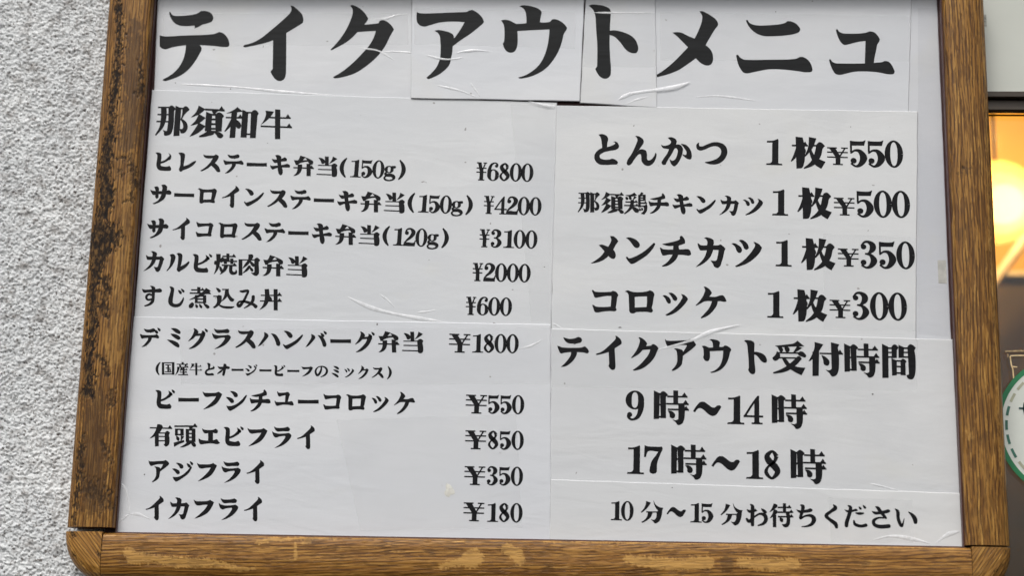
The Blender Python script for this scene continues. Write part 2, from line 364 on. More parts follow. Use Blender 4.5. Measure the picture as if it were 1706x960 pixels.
 '煮':'P-131,-439! -17,-436! 5,-186! -108,-182!|P-373,-337! 153,-347! 157,-312! -369,-302!|P34,-325! 90,-412! 165,-315!|P236,-408! 429,-303! 88,-92 -164,28 -421,103! -87,-94 119,-244|P-426,-198! 438,-210! 441,-175! -423,-162!|P278,-187! 352,-303! 449,-179!|P-200,-82! -104,-79! -76,224! -173,228!|P144,-103! 259,-100! 286,211! 173,215!|P-175,-94! 241,-99! 245,-60! -172,-54!|P-141,45! 232,41! 235,76! -138,80!|P-128,184! 244,184! 248,224! -125,224!|P-300,223! -231,265 -282,422 -390,439 -419,360|P-141,284! -44,391 -84,437 -131,394|P12,278! 131,385 113,438 43,388|P184,250! 389,331 438,396 377,442 283,379',
 '込':'P-345,-441! -186,-380 -135,-293 -197,-246 -268,-310|P-425,-91! -184,-100! -181,-65! -422,-56!|P-290,-56! -209,-135! -88,-108! -93,194 -335,433! -404,404! -255,200|P-246,199! -17,315 248,337 488,332! 429,405 168,428 -100,362|P-78,-395! 194,-404! 197,-364! -74,-355!|P46,-388! 185,-406! 223,-216 347,-43 463,32! 405,123 316,113 179,-60|P51,-321! 173,-281 147,-81 -84,149! 17,-54',
 'み':'S-322,-331,35 -202,-317,88 15,-351,79 -53,-109,79 -164,139,88 -303,308,114 -380,235,79 -318,131,61 -145,107,70 78,152,88 281,225,96 399,318,123|S253,-120,105 246,58,105 129,239,70 -86,389,26',
 '丼':'P-424,-196! 439,-213! 443,-173! -421,-156!|P260,-187! 344,-318! 451,-178!|P-448,49! 459,35! 462,75! -445,89!|P279,61! 364,-70! 470,70!|P92,-452! 250,-448! 319,436! 162,442!|P-289,-439! -114,-445! -75,-55 -150,214 -438,446! -284,174 -252,-138|P-123,-165! 16,-81 42,30 -53,55',
 'ミ':'P-158,-398! 17,-403 199,-317 255,-243 236,-177 83,-213 -50,-310|P-154,-167! 38,-152 220,-66 267,23 206,75 51,14 -82,-83|P-278,87! -41,116 167,212 250,310! 232,395 104,363 -80,243',
 'ラ':'P-342,-425! -228,-377 72,-384 219,-423! 316,-325 281,-259 31,-252 -193,-237 -272,-295|P-408,-231! -339,-183 -160,-137 189,-156 262,-173! 384,-75 352,26 215,206 -23,362 -267,444! -30,262 106,83 147,-34 -102,-28 -249,16 -327,-32',
 'ハ':'P-221,-312! -65,-225 -35,-150 -171,55 -334,235 -445,288! -298,33 -210,-146|P67,-264! 234,-233 396,-60 484,139! 441,250 350,233 280,68 193,-106',
 'フ':'P-434,-352! -356,-303 -155,-292 144,-312 232,-354! 388,-256! 332,-116 174,136 -66,290 -358,395! -122,192 64,-11 154,-172! -46,-159 -244,-130 -320,-154',
 'シ':'P-285,-385! -134,-377 33,-265 30,-165 -69,-149 -152,-262|P-444,-132! -293,-125 -122,-28 -105,72 -193,103 -311,-9|P-396,227! -320,240 -195,238! 0,160 237,-44 400,-237 427,-207! 293,55 56,258 -135,386 -243,428 -338,340',
 'エ':'P-313,-305! -217,-260 -53,-244 179,-266 246,-304! 344,-222 326,-143 139,-154! 161,196! -24,208! -46,-138! -185,-122 -258,-181|P-426,99! -330,157 -118,186 160,173 319,120! 454,270! 378,317 74,289 -157,311 -342,328',
 'オ':'P-465,-251! -334,-198 -30,-204 215,-248! 442,-158 393,-63 34,-67 -268,-33|P-17,-410! 150,-391 196,-292 152,41 116,319 42,458 -73,389! -41,45 -36,-287|P-11,-77! -116,157 -408,329! -439,291! -232,77',
 '国':'P-464,-428! -320,-422! -253,447! -397,450!|P259,-453! 414,-447! 480,432! 326,435!|P-419,-426! 354,-441! 357,-391! -416,-376!|P-357,383! 414,367! 418,411! -354,427!|P-203,-275! 184,-272! 187,-233! -200,-236!|P-153,-44! 179,-40! 182,-1! -150,-5!|P-204,222! 254,224! 257,263! -201,261!|P-56,-259! 39,-255! 77,247! -17,249!|P114,42! 214,123 197,189 121,136',
 '産':'P-46,-469! 87,-464! 98,-317! -34,-315!|P-384,-338! 400,-343! 403,-304! -382,-299!|P275,-321! 335,-410! 414,-308!|P-214,-283! -89,-231 -94,-147 -179,-173|P200,-292! 312,-266 183,-142!|P-341,-129! 449,-133! 452,-95! -338,-90!|P298,-111! 370,-219! 462,-99!|P-339,-98! -201,-101 -235,187 -446,467! -345,189|P55,-84! 176,-79! 214,426! 92,429!|P-88,-65! 25,-39 -125,174!|P-106,55! 391,56! 394,94! -104,93!|P265,78! 325,-12! 404,90!|P-121,232! 376,233! 379,271! -118,270!|P251,255! 310,165! 390,267!|P-218,416! 455,408! 458,446! -215,454!|P355,429! 403,358! 469,442!',
 '牛':'P-336,-386! -105,-366! -217,-178 -430,27! -353,-121 -315,-281|P-220,-206! 390,-209! 392,-174! -217,-171!|P240,-187! 310,-299! 397,-178!|P-439,61! 449,65! 452,102! -436,98!|P299,88! 370,-24! 457,98!|P-66,-434! 74,-429! 142,437! 3,442!',
 'の':'S-8,-360,69 -23,-98,104 -125,153,127 -263,272,127 -374,141,116 -398,-91,104 -237,-309,58 49,-373,58 316,-250,104 403,-20,127 284,226,104 -13,395,35',
 'と':'P-226,-437! -136,-455 2,-396 35,-318 17,-206 13,-64! 132,-109 236,-166 250,-214 198,-237! 264,-239 343,-153 345,-74 272,-9 92,29 -88,88 -190,180 -173,258 -81,302 100,297 175,269! 266,298 338,368! 315,422 195,435 -15,452 -197,432 -306,325 -326,184 -255,55 -113,-44! -134,-202 -163,-343',
 'ん':'P-179,-432! -87,-419 36,-328 54,-249 -18,-120 -105,25! -46,-24 44,-33 121,3 154,96 157,223 189,285 264,276 352,185 403,57! 425,88 399,247 327,375 208,442 102,414 24,322 5,164 -18,102 -73,104 -189,249 -290,410 -365,444 -405,398! -384,303 -255,78 -142,-211 -115,-323',
 'か':'P-252,-405! -161,-424 -23,-348 -12,-269 -35,-205! 86,-203 164,-116 158,43 96,234 9,379 -65,429 -127,384 -191,237! -114,279 -40,239 18,110 35,-49 -18,-110 -77,-77! -149,84 -236,229 -308,389! -383,392 -415,330! -357,217 -256,56 -213,-73! -304,-86 -380,-99 -443,-186! -367,-157 -201,-206! -158,-297 -205,-359|P122,-235! 267,-199 392,-44 425,129 397,209 321,202 214,129 168,74! 274,86 287,7 208,-133',
 'つ':'P-374,-281! -419,-257 -442,-177 -416,-98 -325,-60 -189,-105 -10,-190 157,-195 249,-119 266,-8 207,120 58,220 -182,285! -182,300! 0,342 211,304 374,147 431,-45 368,-218 230,-299 49,-310 -132,-244 -281,-175 -357,-186',
 '那':'P-452,-398! -84,-409! -81,-375! -449,-364!|P-146,-390! -75,-445 53,-357! 16,-290! 35,-1 30,261 -20,407 -105,449 -180,451 -202,360! -251,291! -193,316 -122,324! -116,4 -149,-364!|P-367,-384! -215,-388! -190,-47 -233,165 -433,464! -455,439! -355,221 -334,-42|P-444,-181! -115,-191! -112,-160! -441,-149!|P-455,26! -95,20! -91,54! -451,60!|P53,-441! 211,-375! 237,443! 78,456!|P172,-387! 349,-392! 353,-355! 175,-350!|P263,-361! 333,-437 461,-343! 330,-194 266,-56! 388,27 450,143 436,275 368,356 280,364! 224,229! 282,253 330,226 318,95 235,-34! 266,-192',
 '須':'P-275,-458! -96,-366! -266,-216 -456,-125! -334,-266|P-252,-208! -68,-111! -218,33 -443,124! -324,-16|P-229,47! -46,141! -217,322 -446,452! -314,233|P-77,-381! 462,-371! 465,-337! -74,-347!|P312,-349! 382,-461! 470,-340!|P104,-346! 282,-338! 185,-229!|P-38,-281! 120,-222! 129,277! -24,271!|P229,-218! 326,-279 461,-185! 423,-126! 436,262! 285,267!|P88,-233! 266,-233! 269,-199! 91,-199!|P101,-90! 273,-93! 276,-61! 104,-58!|P109,52! 278,49! 281,81! 111,83!|P116,188! 291,188! 293,219! 118,220!|P70,268! 226,321 45,418 -167,459! -176,438! -37,356|P196,270! 417,328 494,404 453,458 377,452 306,366',
 '和':'P-159,-462! -3,-343! -197,-310 -460,-270! -301,-347|P-463,-161! 14,-168! 17,-134! -460,-127!|P-125,-146! -60,-250! 21,-137!|P-312,-320! -160,-325! -159,-166 -153,443! -301,456! -307,-56|P-296,-136! -250,-98 -324,129 -456,277! -465,264! -379,78|P-165,-87! -71,-24 -10,92 -54,167 -119,148|P-5,-388! 159,-316! 175,428! 13,428!|P248,-319! 343,-393 460,-304! 432,-237! 436,433! 285,432!|P132,-332! 284,-334! 287,-300! 135,-298!|P148,316! 313,313! 315,345! 151,347!',
 '有':'P-480,-332! 438,-322! 441,-281! -477,-291!|P258,-299! 344,-426! 450,-285!|P-176,-459! 28,-407 -69,-128 -456,131! -265,-125|P-255,-116! -104,-91! -67,434! -215,450!|P-162,-122! 210,-123! 213,-86! -159,-85!|P-143,21! 220,20! 222,57! -140,57!|P-130,195! 232,195! 235,231! -128,232!|P155,-108! 261,-188 360,-111! 319,-32! 338,382 226,443 141,352! 187,352!',
 '頭':'P-456,-411! -51,-417! -48,-376! -453,-370!|P-424,-280! -330,-276! -313,-18! -406,-17!|P-200,-283! -88,-278! -71,-22! -183,-20!|P-400,-280! -121,-284! -119,-248! -398,-243!|P-386,-63! -107,-68! -104,-31! -383,-27!|P-357,19! -235,110 -262,193 -324,157|P-162,7! -53,38! -166,224!|P-440,297! -295,249 -43,190! -26,245! -197,316 -413,435!|P-37,-422! 461,-416! 464,-374! -35,-381!|P302,-392! 379,-505! 473,-378!|P151,-395! 315,-369! 175,-243!|P24,-273! 136,-268! 169,242! 58,243!|P269,-295! 400,-289! 434,238! 304,240!|P43,-268! 368,-273! 371,-236! 45,-231!|P53,-114! 378,-119! 380,-86! 55,-82!|P63,43! 388,38! 390,70! 65,75!|P73,193! 398,188! 401,224! 76,229!|P123,242! 254,263 87,404 -164,468! 15,359|P253,240! 429,307 459,412 391,432',
 '枚':'P-455,-221! -16,-229! -16,-191! -455,-183!|P-169,-205! -90,-320! -10,-195!|P-351,-458! -163,-441! -176,450 -323,468!|P-328,-181! -294,-118 -347,138 -467,269! -482,257! -393,44|P-182,-169! -91,-109 -76,-14 -142,43|P19,-460! 216,-428! 105,-131 -75,104! -99,99! -1,-159|P74,-235! 392,-238! 392,-200! 75,-197!|P226,-224! 310,-319 458,-212! 401,-140 348,84 168,344 -112,470! -118,448! 107,219 196,-38|P21,-112! 75,-136! 121,-4 257,151 475,255! 364,455! 198,343 76,125',
 '時':'P-486,-455! -330,-382! -341,318! -479,329!|P-314,-383! -243,-442 -109,-350! -162,-291! -153,293! -285,297!|P-368,-388! -273,-387! -273,-349! -367,-349!|P-363,-91! -269,-91! -268,-53! -363,-53!|P-358,249! -264,249! -263,287! -357,287!|P50,-473! 170,-469! 175,-110! 55,-107!|P-115,-323! 430,-326! 430,-291! -114,-288!|P271,-304! 353,-419! 437,-295!|P-143,-118! 464,-120! 464,-85! -143,-83!|P305,-98! 387,-212! 470,-89!|P-94,36! 472,35! 472,70! -93,71!|P328,57! 402,-47! 478,67!|P194,-104! 351,-99! 343,323 288,436 179,471 131,409 42,338! 130,355 199,321!|P-93,98! 17,111 97,204 67,284 -28,271 -45,176',
 '受':'P-391,-339! -60,-385 129,-422 224,-496! 406,-350! 3,-332 -312,-306|P-318,-303! -217,-299 -179,-220 -233,-164 -280,-227|P-138,-308! -28,-305 3,-225 -60,-169|P217,-344! 350,-300! 129,-155! 113,-174!|P-312,-161! 356,-171! 355,-139! -312,-129!|P-343,-183! -264,-105 -311,41 -406,76 -462,14 -390,-69|P223,-145! 318,-202 459,-94! 443,-45 349,-59 255,-104|P-280,-22! 239,-25! 239,4! -280,7!|P192,-15! 270,-63 333,6! 192,171 -60,355 -437,440! -443,414! -123,260 66,110|P-192,22! -107,19 3,144 191,235 433,260! 332,461! 129,365 -91,195',
 '付':'P-300,-475! -73,-417! -143,-302 -270,-105 -428,55! -466,62! -364,-134 -301,-330|P-358,-192! -263,-250! -185,-204! -200,465! -360,476!|P-160,-179! 470,-181! 469,-149! -160,-147!|P310,-161! 394,-276! 476,-153!|P151,-479! 368,-430! 329,-348! 340,327 277,441 167,467 105,382 5,299! 105,309 168,262!|P-113,-109! 13,-49 100,77 59,169 -35,146 -66,18',
 '間':'P-444,-478! -284,-402! -286,462! -444,470!|P-183,-405! -109,-472 -3,-388! -49,-322! -52,-105! -181,-88!|P-309,-383! -152,-385! -152,-349! -310,-348!|P-311,-260! -153,-262! -154,-233! -311,-231!|P-313,-133! -155,-134! -156,-102! -313,-100!|P7,-459! 148,-402! 134,-110! 5,-107!|P252,-418! 329,-488 469,-392! 430,-329! 430,389 369,478 259,468 214,380! 283,362!|P116,-396! 290,-398! 289,-362! 116,-360!|P114,-273! 288,-275! 287,-246! 114,-244!|P112,-145! 285,-147! 285,-115! 112,-113!|P-188,-75! -56,-21! -62,378! -179,398!|P57,-18! 114,-74 211,-6! 179,43! 182,378! 57,375!|P-78,-30! 79,-31! 79,1! -79,2!|P-81,128! 77,127! 76,159! -81,160!|P-83,308! 74,307! 73,339! -84,341!',
 '分':'P-229,-423! -60,-365! -198,-151 -415,41! -437,15! -278,-200|P60,-459! 142,-294 302,-194 434,-172! 394,-14! 225,-86 117,-240|P-221,-16! 278,-23! 279,14! -221,21!|P184,-6! 304,-74 405,-14! 361,197 260,384 129,440 49,365 -31,289! 101,311 177,203|P-153,5! 26,-1! -59,212 -370,432! -408,407! -216,243',
 'お':'P-386,-221! -270,-187 -37,-241! 33,-164! -130,-98 -293,-84|S-233,-412,37 -154,-330,112 -158,-42,121 -167,260,121 -158,413,102|S-400,161,56 -293,264,112 -130,120,56 126,-41,65 335,13,121 381,198,121 265,354,84 65,425,37|P196,-262! 358,-197 419,-106 372,-58 265,-124',
 '待':'P-292,-457! -157,-391 -283,-248 -460,-126! -353,-292|P-292,-233! -158,-158 -284,9 -447,116! -339,-60|P-326,-13! -214,-10! -215,471! -327,474!|P86,-478! 188,-475! 187,-122! 84,-119!|P-129,-336! 392,-342! 392,-305! -129,-299!|P264,-320! 331,-411! 401,-309!|P-167,-144! 470,-154! 470,-116! -167,-107!|P331,-131! 404,-230! 480,-120!|P-121,36! 469,28! 469,65! -121,73!|P341,50! 408,-41! 479,61!|P191,-108! 321,-112! 319,362 226,457 110,452 40,361! 180,343|P-51,95! 64,161 41,254 -29,233',
 'ち':'P-389,-245! -241,-212 86,-268 170,-308! 262,-227 201,-169 -102,-123 -288,-131|S-216,-436,28 -123,-383,112 -138,-229,102 -195,-41,93 -233,114,65 -33,6,56 200,-6,102 315,130,140 230,318,102 34,413,56 -175,438,23',
 'く':'S107,-470,28 180,-341,130 2,-196,93 -195,-27,112 -48,132,102 160,288,130 218,440,93',
 'だ':'P-453,-280! -276,-253 -89,-291 5,-327! 73,-263 -90,-212 -324,-168|S-311,-448,28 -214,-381,102 -230,-217,112 -303,18,112 -375,230,121 -386,375,112|P122,-414! 215,-370 228,-301 167,-299|P286,-475! 379,-431 415,-353 354,-337|S-7,-154,28 141,-135,84 304,-149,47|S-86,152,47 -41,299,93 181,367,93 404,323,102',
 'さ':'P-364,-246! -206,-218 74,-259 285,-326! 377,-254 306,-196 26,-141 -254,-123|S-202,-424,28 -110,-370,102 -10,-233,112 118,-74,93 199,31,65|S116,20,47 -117,27,56 -295,149,102 -252,310,112 -30,374,121 319,344,121',
 'い':'S-426,-352,23 -321,-238,102 -312,19,102 -238,250,102 -169,332,74 -111,176,37 -70,35,14|S112,-237,23 258,-115,102 357,45,140 373,185,112',
 '鶏':'P-430,-343! -202,-374 -67,-459! 36,-358! -246,-301|P-428,-258! -345,-241 -342,-156 -402,-163|P-282,-281! -199,-265 -196,-170 -261,-177|P-63,-297! 29,-272! -127,-124!|P-422,-65! 71,-71! 72,-38! -421,-32!|P-33,-51! 19,-129! 81,-41!|P-472,93! 107,84! 108,118! -471,126!|P3,104! 56,27! 117,114!|P-205,-136! -81,-126! -119,170 -452,484! -462,455! -255,198|P-165,148! -50,168 137,328 47,402|P164,-371! 243,-483! 308,-452! 211,-315!|P114,-360! 196,-357! 210,160! 128,162!|P319,-385! 410,-382! 417,-132! 325,-129!|P127,-363! 392,-371! 393,-338! 128,-329!|P130,-256! 395,-264! 396,-236! 131,-227!|P133,-151! 398,-160! 398,-131! 134,-123!|P150,-31! 469,-36! 470,-3! 151,2!|P365,-16! 418,-94! 479,-6!|P131,105! 404,87 457,33! 496,113! 465,341 368,477! 254,442! 343,369 360,155 132,152!|P111,234! 137,351 70,401!|P170,218! 227,292 191,326|P261,196! 317,260 282,299',
 '～':'P-383,75! -284,-81 -190,-179 -96,-188 15,-121 125,-45 204,-38 282,-97 351,-99! 377,-62! 315,45 237,152 143,187 48,148 -94,25 -173,-20 -236,-19 -339,96!',
 '゛':'P125,-316! 202,-297 288,-211 258,-152 195,-176|P249,-401! 317,-377 385,-308 359,-258 289,-300',
 '0':'S205,0,150 189,186,135 145,343,100 78,448,65 0,485,50 -78,448,65 -145,343,100 -189,186,135 -205,0,150 -189,-186,135 -145,-343,100 -78,-448,65 0,-485,50 78,-448,65 145,-343,100 189,-186,135 205,0,150',
 '1':'P-190,-420! -10,-430 150,-500! 170,-470! 170,360! 180,430 290,450! 300,500! -210,500! -200,450! -70,430 -20,360! -20,-370! -190,-360!',
 '2':'P-60,-230 -86,-159 -150,-130 -214,-159 -240,-230 -214,-301 -150,-330 -86,-301|S-210,-300,50 -130,-440,70 20,-470,90 150,-340,170 150,-180,170 30,20,130 -130,180,80 -240,340,50|P-270,500! -270,380 -200,320 -60,300 100,320 220,300 260,180! 300,180! 260,500!',
 '3':'P-79,-290 -103,-226 -160,-200 -217,-226 -241,-290 -217,-354 -160,-380 -103,-354|S-230,-330,40 -130,-460,60 0,-470,90 120,-360,160 120,-200,160 0,-50,60 -100,-30,50|S-80,-30,50 60,20,90 160,220,180 60,420,120 -80,480,60 -220,400,50|P-84,290 -110,357 -170,385 -230,357 -256,290 -230,223 -170,195 -110,223',
 '4':'P40,-300! 180,-500! 180,380! 200,440 280,450! 280,500! -40,500! -40,450! 30,440 40,380!|S150,-470,50 -50,-150,50 -250,220,50|P-290,200! 300,200! 300,260! -290,260!',
 '5':'P-230,-480! 160,-470 240,-510! 190,-310! -190,-310!|P-250,-480! -200,-480! -200,-60! -250,-60!|S-230,-20,40 -100,-120,60 60,-80,120 170,160,200 70,400,130 -80,480,60 -220,380,50|P-60,270 -86,341 -150,370 -214,341 -240,270 -214,199 -150,170 -86,199',
 '6':'S200,190,160 186,305,142 144,402,100 83,467,58 10,490,40 -63,467,58 -124,402,100 -166,305,142 -180,190,160 -166,75,142 -124,-22,100 -63,-87,58 10,-110,40 83,-87,58 144,-22,100 186,75,142 200,190,160|P-260,220! -250,-120 -80,-470 140,-510 240,-380 200,-280! 160,-280! 160,-400 80,-460 -40,-360 -100,-100 -100,220!|P232,-320 211,-263 160,-240 109,-263 88,-320 109,-377 160,-400 211,-377',
 '7':'P-260,-500! -180,-470 270,-470! 290,-400! 260,-300 -160,-300 -220,-100! -270,-100!|S250,-380,60 150,-150,90 40,100,160 10,400,200',
 '8':'S140,-300,130 20,-470,70 -140,-320,130 -90,-140,180 90,60,190 170,260,140 0,470,70 -170,280,100 -120,80,60 70,-100,70 140,-300,110',
 '9':'S180,-190,160 166,-75,142 124,22,100 63,87,58 -10,110,40 -83,87,58 -144,22,100 -186,-75,142 -200,-190,160 -186,-305,142 -144,-402,100 -83,-467,58 -10,-490,40 63,-467,58 124,-402,100 166,-305,142 180,-190,160|P260,-220! 250,120 80,470 -140,510 -240,380 -200,280! -160,280! -160,400 -80,460 40,360 100,100 100,-220!|P-88,320 -109,377 -160,400 -211,377 -232,320 -211,263 -160,240 -109,263',
 '¥':'P-270,-500! -20,-500! -20,-450! 50,-100! 60,20! -90,20! -200,-450! -270,-450!|P90,-500! 270,-500! 270,-450! 90,-450!|S190,-470,50 110,-250,50 30,-20,50|P-95,-50! 95,-39! 95,480! -95,480!|P-270,-210! 250,-210! 250,-160! -270,-160!|P-270,20! 250,20! 250,70! -270,70!|P-160,450! 160,450! 160,500! -160,500!',
 '￥':'P-545,-500! -25,-500! -25,-440! -545,-440!|P-445,-460! -115,-460! 165,0! 165,450! -85,450! -85,50!|P215,-500! 565,-500! 565,-440! 215,-440!|S415,-460,60 275,-220,60 135,20,60|P-545,-250! 565,-250! 565,-190! -545,-190!|P-545,30! 565,30! 565,90! -545,90!|P-225,440! 295,440! 295,500! -225,500!',
 'g':'S95,-20,130 84,49,117 53,107,85 5,146,53 -50,160,40 -105,146,53 -153,107,85 -184,49,117 -195,-20,130 -184,-89,117 -153,-147,85 -105,-186,53 -50,-200,40 5,-186,53 53,-147,85 84,-89,117 95,-20,130|P263,-160 245,-111 200,-90 155,-111 137,-160 155,-209 200,-230 245,-209|S60,-180,50 150,-200,50 220,-170,60|S-150,120,70 -220,220,90 -140,300,140 60,300,160 200,400,140 160,540,80 -20,600,60 -200,560,80 -250,440,70 -160,340,60',
 '(':'P130,-580! 160,-540! 60,-320 10,-20 60,280 160,500! 130,540! -100,300 -200,-20 -100,-340',
 ')':'P-130,-580! -160,-540! -60,-320 -10,-20 -60,280 -160,500! -130,540! 100,300 200,-20 100,-340',
}
TITLE = {
 'テ':'P292,271! 314,264 361,328 421,350 690,338 852,308 920,271 953,244! 1083,249 1180,303 1225,394! 1202,468 1099,517 996,547 940,584 838,628! 846,584 833,562! 729,574 541,567 432,518 356,432 311,346|P129,777! 229,801 649,781 1115,763 1254,746 1322,721 1356,701! 1439,726 1538,824 1594,970! 1573,1019 1481,1032 1270,1008 966,991 663,996 409,1041 272,1083 201,1066 146,1017!|P689,972! 684,1143 649,1314 567,1484 448,1618 270,1735 253,1752! 307,1772 455,1728 636,1642 789,1508 906,1338 979,1191 1019,1094 1016,1040! 965,971!',
 'イ':'P2810,124! 2857,129 2973,220 3059,318 3093,429 3085,503! 2923,613 2754,724! 2769,1017 2789,1503 2789,1624 2759,1721 2681,1764 2599,1740 2525,1661 2474,1572! 2484,1540 2512,1511! 2504,1261 2488,883! 2381,925 2175,981 2015,1018 1900,1036 1875,1014! 1897,989 2057,940 2237,835 2459,638 2703,405 2802,294 2833,220',
 'ク':'P4045,128! 4079,108 4209,158 4329,256 4402,354 4428,415 4407,464 4352,538! 4502,526 4651,506! 4661,464 4730,440 4824,476 4919,562 4969,647! 4936,708 4893,794 4798,1013 4645,1232 4445,1426 4222,1584 3972,1674 3790,1701 3761,1674! 3922,1572 4144,1378 4320,1184 4474,989 4559,819 4596,677! 4416,687 4220,702! 4143,795 4009,917 3852,1015 3693,1098 3681,1083! 3802,942 3954,710 4059,465 4105,281 4094,195',
 'ア':'P5429,275! 5476,299 5604,309 6065,291 6456,271 6513,242 6570,230! 6687,303 6782,413 6811,494! 6785,535 6537,755 6335,901 6189,1022! 6151,889! 6229,828! 6328,670 6416,499! 6139,487 5887,512 5727,561 5590,598 5508,573 5449,512 5430,427|P5800,690! 5868,670 6007,690 6135,731 6194,780 6207,852 6189,1022 6185,1132 6162,1277 6131,1422 6010,1567 5853,1675 5706,1729 5671,1700! 5760,1615 5870,1471 5933,1301 5944,1132 5934,938 5913,792 5870,731',
 'ウ':'P7160,461! 7229,444 7333,461 7402,498 7472,534! 7655,522 7678,515! 7671,376 7645,253 7591,185 7529,156! 7579,131 7694,136 7832,168 7936,217 7983,278 7973,351 7952,497! 8158,485 8203,436 8260,431 8364,472 8456,545 8507,618! 8492,667 8447,740 8404,934 8327,1151 8216,1344 8082,1501 7902,1621 7721,1689 7562,1714 7528,1690! 7652,1653 7787,1574 7944,1429 8044,1248 8109,1031 8140,813 8149,655! 7886,668 7498,692! 7507,959 7486,1068 7438,1141 7369,1160 7289,1129 7230,1045 7205,965! 7232,916! 7231,644 7213,547',
 'ト':'P8937,130! 9000,106 9138,111 9275,142 9367,198 9390,252 9380,520 9372,1004 9385,1245 9402,1485 9394,1617 9354,1677 9275,1701 9184,1658 9127,1582 9085,1493! 9121,1438! 9122,1005 9096,642 9076,350 9036,228|P9370,670! 9461,661 9620,694 9780,762 9894,870 9944,1003 9946,1087 9917,1143 9838,1155 9736,1112 9644,1004 9553,883 9462,799 9370,762!',
 'メ':'P11186,245! 11244,238 11394,319 11511,410 11559,490 11559,547 11509,616 11433,742 11314,958! 11260,1106 11110,1254! 10960,1367 10768,1503 10555,1594 10331,1658! 10321,1606! 10470,1504 10662,1334 10812,1175 10951,1020! 11091,822! 11178,628 11236,445 11239,330|P10638,704! 10706,693 10813,701 10963,777 11091,833 11314,974 11409,1072 11455,1219 11439,1343 11386,1400 11311,1405 11226,1367 11110,1254 10951,1020 10813,868 10711,761',
 'ニ':'P12124,444! 12152,426 12183,478 12257,524 12374,546 12609,539 12822,516 12919,484 12951,454! 13015,454 13121,500 13193,580 13214,630! 13191,682 13095,728 12903,762 12669,778 12477,774 12329,718 12224,626 12161,535|P11919,1195! 11945,1172 11993,1229 12067,1274 12194,1285 12597,1280 12979,1272 13127,1253 13191,1219! 13255,1222 13349,1278 13410,1372 13439,1496! 13417,1534 13312,1546 13122,1519 12827,1487 12551,1487 12318,1533 12127,1572 12063,1556 12001,1477 11949,1353',
 'ュ':'P13923,642! 13951,624 13981,670 14055,710 14160,719 14414,714 14521,698 14564,680 14606,669! 14690,691 14762,771 14796,839! 14779,895 14746,940 14710,1099 14673,1257 14659,1369! 14480,1370! 14494,1122 14507,878! 14388,891 14261,923 14154,953 14080,960 14018,908 13967,806|P13772,1281! 13797,1265 13832,1315 13890,1349 14038,1357 14481,1354 14734,1335 14829,1324 14872,1301! 14945,1312 15016,1391 15055,1481 15070,1530! 15042,1575 14937,1582 14749,1544 14476,1523 14265,1532 14096,1573 13969,1600 13895,1578 13834,1484 13795,1383',
}
